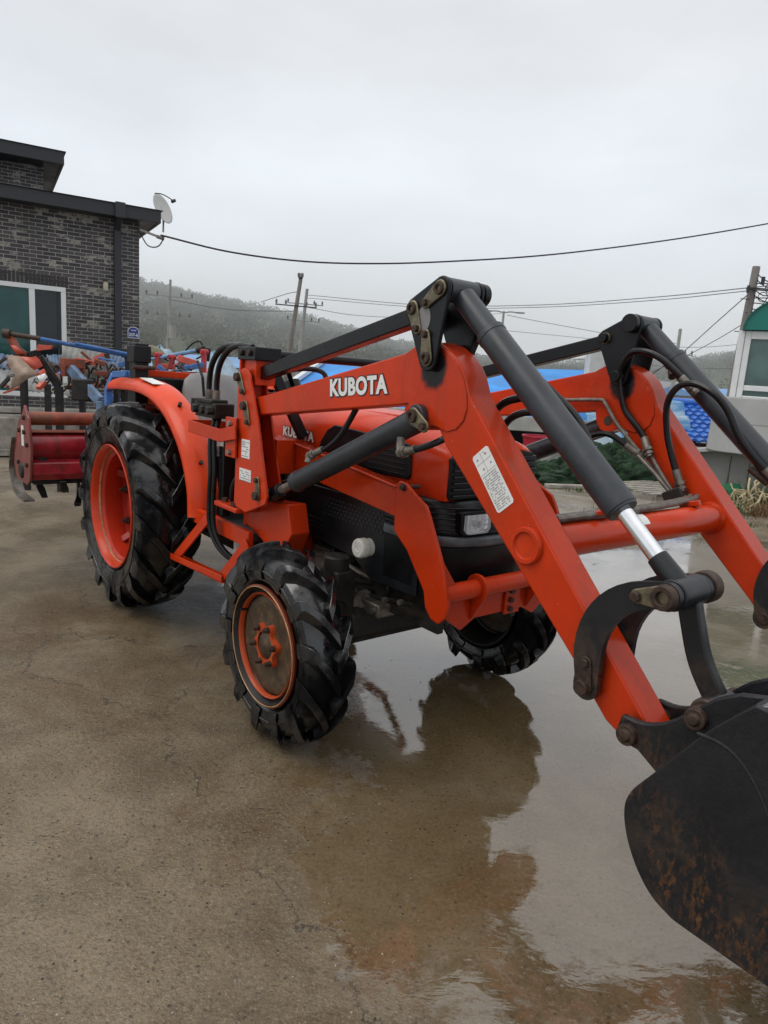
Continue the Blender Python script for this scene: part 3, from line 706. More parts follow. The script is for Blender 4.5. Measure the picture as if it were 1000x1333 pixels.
# ---------------------------------------------------------------- loader arms
ARM = [(1.355, 1.368), (2.448, 1.597)]+[(2.49, 1.620), (2.53, 1.633), (2.575, 1.634), (2.62, 1.622), (2.665, 1.598), (2.70, 1.568), (2.727, 1.530), (2.745, 1.49), (2.752, 1.474)]+[(3.084, 1.115), (3.462, .712)]+[(3.462, .690), (3.446, .668), (3.42, .658), (3.39, .662), (3.372, .672), (3.335, .690), (3.290, .734), (3.218, .812), (2.98, 1.030), (2.665, 1.318), (2.628, 1.368), (2.60, 1.378), (2.575, 1.362), (2.545, 1.353), (2.51, 1.362), (2.486, 1.392), (2.475, 1.432), (1.375, 1.300), (1.357, 1.315)]
def loader(s):
    yy = lambda a, b: (-b, -a) if s < 0 else (a, b)
    b = B(); b.prism(ARM, *yy(.475, .575))
    A = b.obj('loader_arm', M['arm'], TR, bevel=.006, seg=3)
    # doubler plates welded over the knee, outside and inside
    dbl = [(2.445, 1.592), (2.49, 1.616), (2.53, 1.628), (2.575, 1.629), (2.62, 1.617), (2.662, 1.594), (2.696, 1.564), (2.722, 1.526), (2.740, 1.485), (2.748, 1.44), (2.738, 1.40), (2.71, 1.372), (2.67, 1.360), (2.62, 1.372), (2.60, 1.373), (2.575, 1.359), (2.545, 1.350), (2.512, 1.358), (2.489, 1.39), (2.478, 1.435), (2.445, 1.43)]
    for lo, hi in ((.575, .579), (.471, .475)):
        b = B(); b.prism(dbl, *yy(lo, hi)); b.obj('knee_doubler', M['arm'], A, bevel=.002)
    # torque-tube boss
    b = B(); b.lathe([(.0, .582), (.036, .582), (.038, .584), (.040, .590), (.050, .590), (.054, .585), (.055, .575)] if s > 0 else [(.0, -.582), (.036, -.582), (.038, -.584), (.040, -.590), (.050, -.590), (.054, -.585), (.055, -.575)], (3.027, 0, 1.08), n=36)
    b.obj('tube_boss', M['orange'], A)
    # scorched black smear where the knee plate rubs
    # knee plates
    for lo, hi in ((.590, .603), (.447, .460)):
        b = B(); b.prism(hull([(2.619, 1.788, .038), (2.499, 1.732, .036), (2.581, 1.580, .040)]), *yy(lo, hi))
        K = b.obj('knee_plate', M['black'], TR, bevel=.004)
        if lo > .5:
            for (x, z, dx, dz) in ((2.619, 1.788, -.058, -.04), (2.499, 1.732, .03, -.062), (2.581, 1.580, -.01, .072)):
                k = B(); k.prism(hull([(x, z, .026), (x+dx, z+dz, .018)]), *yy(.603, .611)); kk = k.obj('pin_keeper', M['zinc'], K, bevel=.003)
                k = B(); k.cyl((x+dx, s*.611, z+dz), (x+dx, s*.622, z+dz), .012, n=6); k.lathe([(0, s*.609), (.009, s*.609), (.010, s*.618), (.019, s*.618), (.021, s*.603)], (x, 0, z), n=20)
                split_obj(k, 'pin_bolt', M['bolt'], K, bevel=.001)
            if s < 0:
                k = B(); k.prism([(2.553+.030*cos(2*pi*i/24), 1.700+.040*sin(2*pi*i/24)) for i in range(24)], -.6045, -.603); st = k.obj('worn_sticker', M['seat'], K)
        else:
            k = B()
            for (x, z) in ((2.619, 1.788), (2.499, 1.732), (2.581, 1.580)): k.lathe([(0, s*.436), (.013, s*.436), (.015, s*.441), (.022, s*.441), (.024, s*.447)], (x, 0, z), n=20)
            split_obj(k, 'pin_end', M['zinc'], K)
    b = B()
    for (x, z, r) in ((2.619, 1.788, .022), (2.499, 1.732, .020), (2.581, 1.580, .022)): b.cyl((x, s*.42, z), (x, s*.60, z), r)
    b.cyl((2.619, s*.415, 1.788), (2.619, s*.44, 1.788), .036)
    split_obj(b, 'knee_pin', M['black'], TR, bevel=.002)
    # levelling bar
    b = B(); b.bar((1.335, s*.525, 1.474), (2.499, s*.525, 1.732), .052, .056)
    b.cyl((2.499, s*.49, 1.732), (2.499, s*.56, 1.732), .033).cyl((1.33, s*.49, 1.47), (1.33, s*.56, 1.47), .033)
    b.obj('levelling_bar', M['black'], TR, bevel=.004)
    # tilt cylinder
    y = s*.525; P = Vector((2.619, y, 1.788)); Q = Vector((3.462, y, 1.062)); d = (Q-P).normalized(); L = (Q-P).length
    b = B(); b.cyl(P+d*.03, P+d*.20, .0365, n=32).cyl(P+d*.19, P+d*.86, .0435, n=32).cyl(P+d*.192, P+d*.212, .0455, n=32).cyl(P+d*.845, P+d*.868, .044, .040, n=32)
    b.cyl(P+Vector((0, -.06, 0)), P+Vector((0, .06, 0)), .036, n=28)
    T = b.obj('tilt_cylinder', M['cylinder'], TR, bevel=.002)
    b = B(); b.cyl(P+d*.86, P+d*(L-.10), .0215, n=28); b.obj('piston_rod', M['chrome'], T)
    b = B(); b.cyl(P+d*(L-.105), P+d*(L-.02), .026, .030, n=24).cyl(Q+Vector((0, -.058, 0)), Q+Vector((0, .058, 0)), .038, n=28); b.obj('rod_eye', M['link'], T, bevel=.003)
    b = B(); n2 = d.cross(Vector((0, 1, 0))); 
    b.cyl(P+d*.80-n2*.042+Vector((0, -s*.02, 0)), P+d*.72-n2*.050+Vector((0, -s*.03, 0)), .012); b.cyl(P+d*.24-Vector((0, s*.03, 0))+n2*-.03, P+d*.27-Vector((0, s*.06, 0))+n2*-.03, .014)
    split_obj(b, 'cylinder_port', M['bolt'], T)
    # lift cylinder
    y0, y1 = s*.530, s*.560; P = Vector((1.535, y0, .962)); Q = Vector((2.545, y1, 1.398)); d = (Q-P).normalized(); L = (Q-P).length
    b = B(); b.cyl(P+d*.235, P+d*(L-.02), .0425, n=32).cyl(P+d*.228, P+d*.26, .045, .045, n=32).cyl(Q+Vector((0, -.045, 0)), Q+Vector((0, .045, 0)), .038, n=28)
    T = b.obj('lift_cylinder', M['cylinder'], TR, bevel=.003)
    b = B(); b.cyl(P+d*.03, P+d*.24, .019, n=24); b.obj('piston_rod', M['steel'], T)
    b = B(); b.cyl(P+d*-.01, P+d*.09, .032, n=20).cyl(P-Vector((0, .05, 0)), P+Vector((0, .05, 0)), .034, n=24); b.obj('rod_eye', M['black'], T, bevel=.003)
    b = B(); x, z = 2.545, 1.398; k = b.prism(hull([(x, z, .028), (x+.055, z-.028, .020)]), *yy(.606, .615)); b.obj('pin_keeper', M['zinc'], T, bevel=.003)
    b = B(); b.lathe([(0, s*.613), (.010, s*.613), (.011, s*.624), (.021, s*.624), (.023, s*.605)], (x, 0, z), n=20).cyl((x+.055, s*.615, z-.028), (x+.055, s*.627, z-.028), .012, n=6).cyl((x, s*.47, z), (x, s*.61, z), .02); split_obj(b, 'lift_pin', M['bolt'], T)
    # curved bell-crank pair
    outer = [(3.249, .790), (3.236, .862), (3.246, .935), (3.272, .992), (3.312, 1.038), (3.362, 1.070), (3.42, 1.088)]+arc(3.463, 1.062, .034, 100, -90, 8)+[(3.44, 1.026), (3.395, 1.008), (3.355, .975), (3.328, .925), (3.318, .872), (3.318, .790)]+arc(3.284, .770, .036, 20, -180, 8)
    outer = spline2(outer+[outer[0]], 2)[:-1]
    for lo, hi in ((.588, .606), (.444, .462)):
        b = B(); b.prism(outer, *yy(lo, hi)); C = b.obj('bell_crank', M['link'], TR, bevel=.004)
        if lo > .5:
            k = B(); k.prism(hull([(3.463, 1.062, .030), (3.395, 1.046, .018)]), *yy(.606, .615)); k.obj('pin_keeper', M['zinc'], C, bevel=.003)
            k = B(); k.lathe([(0, s*.600), (.014, s*.602), (.016, s*.628), (.029, s*.628), (.032, s*.606)], (3.463, 0, 1.062), n=24); k.cyl((3.395, s*.615, 1.046), (3.395, s*.628, 1.046), .014, n=6)
            k.prism(hull([(3.284, .770, .022), (3.281, .835, .016)]), *yy(.606, .613)); k.cyl((3.284, s*.613, .770), (3.284, s*.63, .770), .020); k.cyl((3.281, s*.613, .835), (3.281, s*.622, .835), .012, n=6)
            split_obj(k, 'crank_pin', M['bolt'], C, bevel=.002)
    b = B(); b.cyl((3.463, s*.41, 1.062), (3.463, s*.60, 1.062), .027).cyl((3.284, s*.44, .77), (3.284, s*.60, .77), .022).cyl((3.463, s*.405, 1.062), (3.463, s*.44, 1.062), .040)
    split_obj(b, 'crank_shaft', M['bolt'], TR, bevel=.003)
    # bucket link: a slightly bowed channel
    ln = spline2([(3.463, 1.062), (3.487, .985), (3.520, .90), (3.578, .815)], 6); L1 = []; L2 = []
    for i, (x, z) in enumerate(ln):
        a = Vector(ln[max(i-1, 0)]); c = Vector(ln[min(i+1, len(ln)-1)]); t = (c-a).normalized(); L1.append((x-t.y*.026, z+t.x*.026)); L2.append((x+t.y*.026, z-t.x*.026))
    b = B(); b.prism(L1+L2[::-1], *yy(.488, .520)); b.cyl((3.463, s*.470, 1.062), (3.463, s*.575, 1.062), .036)
    b.cyl((3.578, s*.47, .815), (3.578, s*.58, .815), .036)
    b.obj('bucket_link', M['link'], TR, bevel=.005)
    return A
ARMS = {s: loader(s) for s in (-1, 1)}
lettering('KUBOTA', (2.022, -.5755, 1.427), (2.366, -.5755, 1.459), .0665, (0, -1, 0), ARMS[-1], (M['white'], M['ink']), .045, .050)
lettering('KUBOTA', (1.186, -.2765, 1.192), (1.470, -.2765, 1.187), .049, (0, -1, 0), HOOD, (M['white'], M['ink']), .045, .050)
# warning sheet on the arm
o = Vector((2.910, -.5755, 1.147)); u = Vector((2.968-2.910, 0, 1.196-1.147)).normalized(); w = Vector((-u.z, 0, u.x))
def dq(a, c, d=0): p = o+u*a+w*c; return (p.x, p.y-d, p.z)
b = B(); Wd, Hd = .072, .192
r8 = [(.006, 0), (Wd-.006, 0), (Wd, .006), (Wd, Hd-.006), (Wd-.006, Hd), (.006, Hd), (0, Hd-.006), (0, .006)]
b.loft([[dq(a, c, .0) for a, c in r8], [dq(a, c, .0012) for a, c in r8]]); DC = b.obj('warning_decal', M['white'], ARMS[-1])
r = random.Random(11); b = B(); rd = B()
def q4(bb, a0, a1, c0, c1): bb.add([dq(a0, c0, .002), dq(a1, c0, .002), dq(a1, c1, .002), dq(a0, c1, .002)], [(0, 1, 2, 3)])
for c in (.124, .1575): q4(b, .004, Wd-.004, c, c+.0012)
q4(b, .034, .0352, .124, Hd-.004)
for i in range(16):
    c = .008+i*.0071; a = .006
    while a < Wd-.010:
        wd = r.uniform(.002, .006)
        if r.random() < .8: q4(b, a, a+wd, c, c+.0032)
        a += wd+.0016
for a0, c0, sz in ((.012, .17, .007), (.05, .172, .006), (.02, .135, .007), (.055, .139, .006), (.046, .180, .004)): q4(b if a0 != .05 else rd, a0, a0+sz, c0, c0+sz*.8)
b.obj('decal_print', M['inkgrey'], DC, recalc=False); rd.obj('decal_symbol', M['redink'], DC, recalc=False)

# ---------------------------------------------------------------- torque tube with the pipes lying on it
b = B(); b.cyl((3.027, -.48, 1.08), (3.027, .48, 1.08), .052, n=36); TT = b.obj('torque_tube', M['orange'], TR)
for s in (-1, 1):
    b = B(); b.cyl((3.027, s*.478, 1.08), (3.027, s*.455, 1.08), .063, .053, n=36); b.obj('tube_weld', M['orange'], TT)
b = B(); rg = []
for i in range(9):
    a = radians(20+i*9); rg.append([(3.027-.0528*cos(a)*-1, y, 1.08+.0528*sin(a)) for y in (-.055, -.05, .03, .02)])
b = B(); b.loft([[(3.027+.0532*cos(radians(a)), y, 1.08+.0532*sin(radians(a))) for y in ((-.14, -.02) if a < 80 else (-.12, -.04))] for a in range(30, 100, 8)], closed=False)
b.obj('torn_label', M['white'], TT, recalc=False)
for dx, dz, rr in ((-.022, .064, .010), (.002, .066, .011), (-.045, .052, .009)):
    b = B(); b.tube([(3.027+dx, -.46, 1.08+dz), (3.03+dx, -.2, 1.082+dz), (3.02+dx, .1, 1.08+dz), (3.0+dx, .36, 1.085+dz), (2.985+dx, .435, 1.09+dz)], rr); b.obj('hydraulic_pipe', M['pipe'], TR)
b = B(); b.bar((2.985, -.315, 1.13), (3.065, -.245, 1.165), .022, .014); b.bar((2.985, .325, 1.13), (3.05, .335, 1.15), .03, .02); split_obj(b, 'pipe_clip', M['orange'], TT, bevel=.003)

# ---------------------------------------------------------------- bucket
prof = spline2([(3.752, .968), (3.672, .872), (3.585, .742), (3.540, .672), (3.533, .618), (3.557, .548), (3.602, .487), (3.655, .457), (3.742, .449), (4.22, .440)], 5)
b = B(); inner = []
for i, (x, z) in enumerate(prof):
    a = Vector(prof[max(i-1, 0)]); c = Vector(prof[min(i+1, len(prof)-1)]); t = (c-a).normalized(); inner.append((x-t.y*.012, z+t.x*.012))
b.prism(prof+inner[::-1], -.772, .772)
BK = b.obj('bucket', M['bucket'], TR, bevel=.002)
b = B(); b.prism(inner+[(x-(0), z+.0) for x, z in [(px, pz) for px, pz in [(p[0]+.004, p[1]+.004) for p in inner]]][::-1], -.76, .76); b.obj('bucket_lining', M['bucket_in'], BK)
side = prof[1:]+[(4.22, .465), (3.98, .60), (3.835, .90), (3.812, .950), (3.79, .966), (3.755, .9685)]
for s in (-1, 1):
    b = B(); b.prism(side, *((-.786, -.772) if s < 0 else (.772, .786))); sd = b.obj('side_plate', M['bucket'], BK, bevel=.004, seg=3)
    b = B(); b.tube([(3.66, s*.786, .868), (3.71, s*.786, .868), (3.755, s*.786, .845), (3.80, s*.786, .79), (3.84, s*.786, .71), (3.9, s*.786, .62)], .0035, 8); b.obj('side_crease', M['bucket'], sd)
    br = [(3.40, .745), (3.455, .748), (3.51, .775), (3.56, .822), (3.61, .875), (3.66, .908), (3.74, .93), (3.70, .78), (3.60, .52), (3.505, .645), (3.452, .676), (3.402, .678), (3.39, .70)]
    for lo, hi in ((.595, .615), (.435, .455)):
        b = B(); b.prism(spline2(br[:6], 3)+br[6:], *((-hi, -lo) if s < 0 else (lo, hi))); h = b.obj('mounting_hook', M['bucket'], BK, bevel=.005)
        k = B(); y = s*(hi+.0 if lo > .5 else lo)
        for (x, z, rr) in ((3.425, .706, .027), (3.580, .817, .026)):
            k.lathe([(0, y+s*.022), (rr*.45, y+s*.022), (rr*.55, y+s*.016), (rr*.95, y+s*.016), (rr, y-s*.01)], (x, 0, z), n=24)
        split_obj(k, 'hook_pin', M['bolt'], h, bevel=.002)
    b = B()
    for (x, z) in ((3.425, .706), (3.580, .817)): b.cyl((x, s*.44, z), (x, s*.61, z), .024)
    split_obj(b, 'hook_shaft', M['bolt'], BK)
b = B(); b.prism([(4.18, .428), (4.34, .431), (4.34, .437), (4.18, .440)], -.79, .79); b.obj('cutting_edge', M['steel'], BK)
b = B(); b.prism([(3.742, .955), (3.80, .985), (3.806, .972), (3.752, .945)], -.772, .772); b.obj('top_lip', M['bucket_in'], BK, bevel=.002)

# ---------------------------------------------------------------- hydraulics
def hose(pts, r=.0115, mat='hose', name='hydraulic_hose', fit0=False, fit1=False):
    b = B(); b.tube(pts, r, 10, 5); o = b.obj(name, M[mat], TR)
    for end, ok in ((0, fit0), (-1, fit1)):
        if not ok: continue
        p = Vector(pts[end]); q = Vector(pts[1] if end == 0 else pts[-2]); d = (p-q).normalized()
        b = B(); b.cyl(p-d*.035, p+d*.012, r*1.25, n=14).cyl(p+d*.012, p+d*.024, r*1.7, n=6).cyl(p+d*.024, p+d*.05, r*1.1, n=14).cyl(p+d*.032, p+d*.042, r*1.6, n=6)
        b.obj('hose_fitting', M['pipe'], o)
    return o
def T3(pts): return [Vector(p) for p in pts]
y = .452
# far arm: pipes, clamp and the loops to the far cylinders
hose([(2.10, y, 1.47), (2.30, y, 1.468), (2.50, y, 1.481), (2.535, y, 1.468), (2.60, y, 1.392), (2.75, y, 1.262), (2.87, y, 1.165), (2.96, y-.01, 1.10)], .008, 'pipe', 'hydraulic_pipe')
hose([(2.752, y-.01, 1.318), (2.80, y-.01, 1.252), (2.89, y-.01, 1.155), (2.97, y-.02, 1.105)], .008, 'pipe', 'hydraulic_pipe')
hose([(2.905, y-.02, 1.21), (2.915, y-.02, 1.17), (2.955, y-.02, 1.135), (2.99, y-.03, 1.115), (3.01, y-.06, 1.12)], .008, 'pipe', 'hydraulic_pipe')
hose([(2.70, y-.02, 1.295), (2.80, y-.02, 1.222), (2.90, y-.02, 1.14), (2.98, y-.03, 1.10)], .008, 'pipe', 'hydraulic_pipe')
b = B(); b.bar((2.865, y-.012, 1.125), (2.935, y-.012, 1.165), .05, .05); b.obj('pipe_clamp', M['dark'], TR, bevel=.006)
hose([(2.88, .445, 1.565), (2.828, .43, 1.612), (2.770, .42, 1.655), (2.700, .41, 1.680), (2.640, .42, 1.672), (2.602, .43, 1.62), (2.595, .445, 1.55), (2.625, y, 1.455), (2.68, y, 1.40), (2.728, y, 1.352), (2.752, y-.01, 1.318)], .0125, fit0=True, fit1=True)
hose([(3.225, .46, 1.268), (3.165, .43, 1.33), (3.11, .41, 1.40), (3.065, .40, 1.48), (3.01, .39, 1.535), (2.935, .39, 1.565), (2.868, .40, 1.55), (2.828, .415, 1.485), (2.835, .43, 1.38), (2.868, .435, 1.285), (2.905, .435, 1.21)], .0125, fit0=True, fit1=True)
hose([(2.42, .44, 1.23), (2.47, .42, 1.29), (2.53, .40, 1.335), (2.60, .40, 1.348), (2.655, .41, 1.325), (2.70, .432, 1.295)], .0125, fit1=True)
# near arm: hoses on the inner face and along the tilt cylinder
hose([(2.71, -.44, 1.26), (2.705, -.43, 1.345), (2.715, -.43, 1.412), (2.765, -.43, 1.462), (2.845, -.42, 1.485), (2.93, -.41, 1.50)], .0125)
hose([(2.76, -.44, 1.22), (2.752, -.43, 1.32), (2.765, -.43, 1.38), (2.81, -.43, 1.425), (2.88, -.42, 1.44), (2.96, -.41, 1.41)], .0115)
hose([(2.615, -.45, 1.60), (2.64, -.44, 1.66), (2.70, -.43, 1.672), (2.78, -.43, 1.63), (2.845, -.45, 1.575)], .0125, fit1=True)
hose([(2.845, -.45, 1.575), (2.93, -.41, 1.50), (3.02, -.40, 1.43), (3.10, -.41, 1.33), (3.19, -.435, 1.225)], .0125, fit1=True)
hose([(2.06, -.47, 1.40), (1.99, -.49, 1.285), (1.93, -.51, 1.225), (1.875, -.53, 1.195)], .0115, fit1=True)
hose([(1.875, -.53, 1.195), (1.845, -.54, 1.18), (1.845, -.55, 1.15)], .014, 'pipe', 'hydraulic_pipe')
hose([(2.66, -.52, 1.36), (2.62, -.56, 1.325), (2.56, -.575, 1.298), (2.50, -.58, 1.28)], .0115, fit1=True)
hose([(2.50, -.58, 1.28), (2.46, -.58, 1.275), (2.45, -.575, 1.32)], .014, 'pipe', 'hydraulic_pipe')
# control valve behind the near mast, its guard and hoses
b = B(); b.box(.88, 1.11, -.615, -.51, 1.262, 1.335); b.box(.91, 1.08, -.62, -.53, 1.33, 1.352)
VB = b.obj('control_valve', M['dark'], TR, bevel=.006)
b = B()
for x in (.93, 1.02, 1.09): b.cyl((x, -.62, 1.30), (x, -.65, 1.30), .022, n=6)
for x in (.80, .84): b.cyl((x, -.58, 1.30), (x+.005, -.58, 1.345), .02)
b.cyl((.78, -.56, 1.30), (.88, -.56, 1.30), .018)
split_obj(b, 'valve_plug', M['dark'], VB, bevel=.002)
for x, xx in ((.925, 1.31), (1.01, 1.33)):
    hose([(x, -.56, 1.36), (x+.002, -.56, 1.44), (x+.03, -.56, 1.52), (x+.10, -.555, 1.585), (x+.2, -.55, 1.612), (xx, -.54, 1.606)], .0145, fit0=True)
b = B(); b.bar((.865, -.56, 1.355), (.868, -.57, 1.45), .01, .01).bar((.868, -.57, 1.45), (.80, -.57, 1.53), .01, .01); b.obj('valve_lever', M['hose'], VB)
b = B(); b.bar((1.36, -.630, 1.222), (1.20, -.630, 1.192), .008, .062).bar((1.205, -.630, 1.192), (.845, -.63, 1.205), .008, .062).bar((.845, -.63, 1.205), (.845, -.50, 1.205), .008, .062).bar((.85, -.50, 1.21), (1.28, -.50, 1.21), .008, .062)
b.obj('valve_guard', M['orange'], TR, bevel=.003)
b = B(); b.box(1.232, 1.335, -.618, -.606, 1.10, 1.285); VG = b.obj('guard_mount', M['orange'], TR, bevel=.003)
b = B()
for z in (1.255, 1.125): b.cyl((1.285, -.618, z), (1.285, -.632, z), .014, n=6)
split_obj(b, 'guard_bolt', M['steel'], VG)
for k, (dx, dy) in enumerate(((0, 0), (.022, .012), (-.02, .02))):
    hose([(1.02+dx, -.57+dy, 1.26), (1.035+dx, -.60+dy, 1.15), (1.055+dx, -.605+dy, 1.00), (1.045+dx, -.605+dy, .84), (1.06+dx, -.60+dy, .70), (1.14+dx, -.57+dy, .60), (1.24+dx, -.50+dy, .56), (1.35, -.40, .60)], .0125 if k < 2 else .009)
hose([(1.36, -.48, 1.10), (1.30, -.52, 1.06), (1.20, -.55, .96), (1.17, -.54, .84)], .014)
b = B(); b.box(1.07, 1.12, -.57, -.52, .86, 1.16); b.box(1.06, 1.13, -.575, -.53, .78, .86); b.obj('electric_box', M['plastic'], TR, bevel=.006)
b = B(); b.box(1.065, 1.125, -.5755, -.571, 1.13, 1.16); b.obj('fuse_label', M['cap'], TR)
b = B(); b.prism([(1.02, .70), (1.02, 1.10), (1.12, 1.18), (1.36, 1.18), (1.36, .72)], -.40, -.385); b.obj('floor_panel', M['orange'], TR, bevel=.006)
b = B(); b.cyl((1.25, -.40, .84), (1.25, -.45, .84), .03).cyl((1.2, -.40, .76), (1.2, -.47, .76), .022).box(1.15, 1.22, -.47, -.41, .88, .93); split_obj(b, 'pedal_linkage', M['dark'], TR, bevel=.004)
b = B(); b.cyl((1.10, -.46, .56), (1.10, -.46, .64), .028); b.obj('fuel_filter', M['cap'], TR)

# ================================================================== ROTARY TILLER hung behind the tractor
def tw(x, y, z=0):
    c, s = cos(YAW), sin(YAW); return Vector((TX+c*x-s*y, TY+s*x+c*y, z))
M['tred'] = simple('worn_crimson_paint', (.38, .018, .03), .3, var=.3, scale=6, bump=.08, dirt=(.07, .02, .016), dirt_amt=.7, coat=.3)
M['trust'] = simple('rust_red_paint', (.26, .055, .025), .5, var=.4, scale=9, bump=.15, dirt=(.13, .065, .035), dirt_amt=.9)
M['tplate'] = simple('faded_red_plate', (.22, .045, .035), .5, var=.3, scale=8, bump=.12, dirt=(.08, .03, .02), dirt_amt=.7)
M['ablue'] = simple('implement_blue_paint', (.045, .15, .42), .42, var=.3, scale=9, bump=.06, dirt=(.08, .06, .05), dirt_amt=.5)
TO = tw(-1.05, 0)
TI = thing('rotary_tiller', 'red rotary tiller with rusty top tube hanging behind the tractor', 'rotary tiller', TO, YAW)
def tl(b): b.v = [(x+1.05, y, z) for x, y, z in b.v]; return b
for s in (-1, 1):
    b = B(); b.prism([(-1.005, 1.165), (-.955, 1.11), (-.90, 1.085), (-.845, .86), (-.90, .66), (-.98, .615), (-1.30, .62), (-1.38, .72), (-1.34, .88), (-1.20, 1.04), (-1.06, 1.11)], s*1.0-.009, s*1.0+.009)
    tl(b); sp_ = b.obj('end_plate', M['tplate'], TI, bevel=.004)
    b = B()
    for (x, z) in ((-1.0, 1.08), (-1.0, .98), (-.93, .90), (-.95, .76), (-1.15, .98), (-1.2, .75)): b.cyl((x, s*1.0, z), (x, s*1.025, z), .016, n=6)
    split_obj(tl(b), 'plate_bolt', M['bolt'], sp_)
    b = B(); b.box(-1.10, -1.03, s*1.0105-.001, s*1.0105+.001, .88, 1.02); tl(b).obj('plate_sticker', M['white'], sp_)
    b = B(); ln = [(-1.30, .90), (-1.38, .78), (-1.42, .66), (-1.34, .56), (-1.22, .505), (-.97, .50)]
    b.loft([[(x, s*1.0+a, z+c) for a, c in ((-.035, 0), (.035, 0), (.035, .014), (-.035, .014))] for x, z in spline2(ln, 4)]); tl(b).obj('depth_skid', M['pipe'], TI, bevel=.004)
    b = B(); b.cyl((-1.12, s*.99, .70), (-1.12, s*1.025, .70), .07, .05); tl(b).obj('bearing_cover', M['dark'], TI, bevel=.006)
b = B(); b.cyl((-1.0, -.99, 1.075), (-1.0, .99, 1.075), .046, n=28); tl(b).obj('top_tube', M['trust'], TI)
hoodp = [(-.955, .995), (-.945, 1.012), (-1.0, 1.02), (-1.25, .96), (-1.36, .80), (-1.34, .795), (-1.24, .94), (-1.0, .985)]
b = B(); b.prism([(-.93, 1.005), (-.92, .985), (-.975, .975), (-.985, .99)], -.99, .99)
tl(b).obj('hood_flange', M['trust'], TI, bevel=.004)
b = B(); b.prism(spline2([(-1.02, .985), (-.935, .965), (-.905, .91), (-.915, .85), (-.96, .80), (-1.0, .79), (-1.33, .80), (-1.27, .93)], 4), -.985, .985); tl(b).obj('rotor_hood', M['tred'], TI, sharp=50)
b = B(); b.prism([(-.955, .80), (-.915, .775), (-.905, .70), (-.935, .655), (-.97, .65), (-.98, .79)], -.985, .985); tl(b).obj('lower_guard', M['tred'], TI, bevel=.006)
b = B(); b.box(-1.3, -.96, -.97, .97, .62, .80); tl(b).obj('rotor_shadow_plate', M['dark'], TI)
b = B(); b.cyl((-1.12, -.98, .66), (-1.12, .98, .66), .045); RT = tl(b).obj('rotor_shaft', M['dark'], TI)
rr = random.Random(5)
for i in range(15):
    yv = -.88+i*.125; a0 = i*2.2
    for k in range(2):
        a = a0+k*pi; dr = 1 if (i+k) % 2 else -1
        pts = []
        for t in range(7):
            u_ = t/6; rad = .05+.20*u_; an = a+.9*u_*u_; pts.append((-1.12+rad*cos(an), yv+dr*.05*max(0, u_-.6)/.4, .66+rad*sin(an)))
        b = B(); rg_ = []
        for j, p in enumerate(pts):
            q0, q1 = pts[max(0, j-1)], pts[min(6, j+1)]; tx_, tz_ = q1[0]-q0[0], q1[2]-q0[2]; l_ = sqrt(tx_*tx_+tz_*tz_); nx_, nz_ = -tz_/l_, tx_/l_
            hw = .007+.026*max(0, (j-2)/4)*(1 if j < 6 else .5); th = .024-.003*j
            rg_.append([(p[0]+nx_*th, p[1]-hw, p[2]+nz_*th), (p[0]+nx_*th, p[1]+hw, p[2]+nz_*th), (p[0]-nx_*th, p[1]+hw, p[2]-nz_*th), (p[0]-nx_*th, p[1]-hw, p[2]-nz_*th)])
        b.loft(rg_)
        tl(b).obj('tine', M['dark'], RT)
b = B(); b.box(-1.25, -.95, -.16, .16, .95, 1.22); b.cyl((-.95, 0, 1.08), (-.6, 0, .80), .05); tl(b).obj('gearcase', M['tred'], TI, bevel=.02)
# blue three-point headstock
for s in (-1, 1):
    pa = [(-1.12, s*.36, .95), (-1.28, s*.36, 1.12), (-1.29, s*.36, 1.27), (-1.20, s*.34, 1.395), (-1.02, s*.30, 1.41)]
    b = B()
    for i in range(len(pa)-1): b.bar(pa[i], pa[i+1], .05, .05, (0, 1, 0))
    tl(b).obj('headstock_arm', M['ablue'], TI, bevel=.006)
b = B(); b.bar((-1.03, -.30, 1.405), (-1.03, .30, 1.405), .05, .05); b.bar((-.74, -.5, 1.0), (-.95, -.5, 1.05), .03, .05); b.bar((-.74, .5, 1.0), (-.95, .5, 1.05), .03, .05); b.bar((-.55, -.34, .95), (-.9, -.34, 1.06), .04, .05); b.bar((-.55, .34, .95), (-.9, .34, 1.06), .04, .05)
split_obj(tl(b), 'headstock_bar', M['ablue'], TI, bevel=.006)
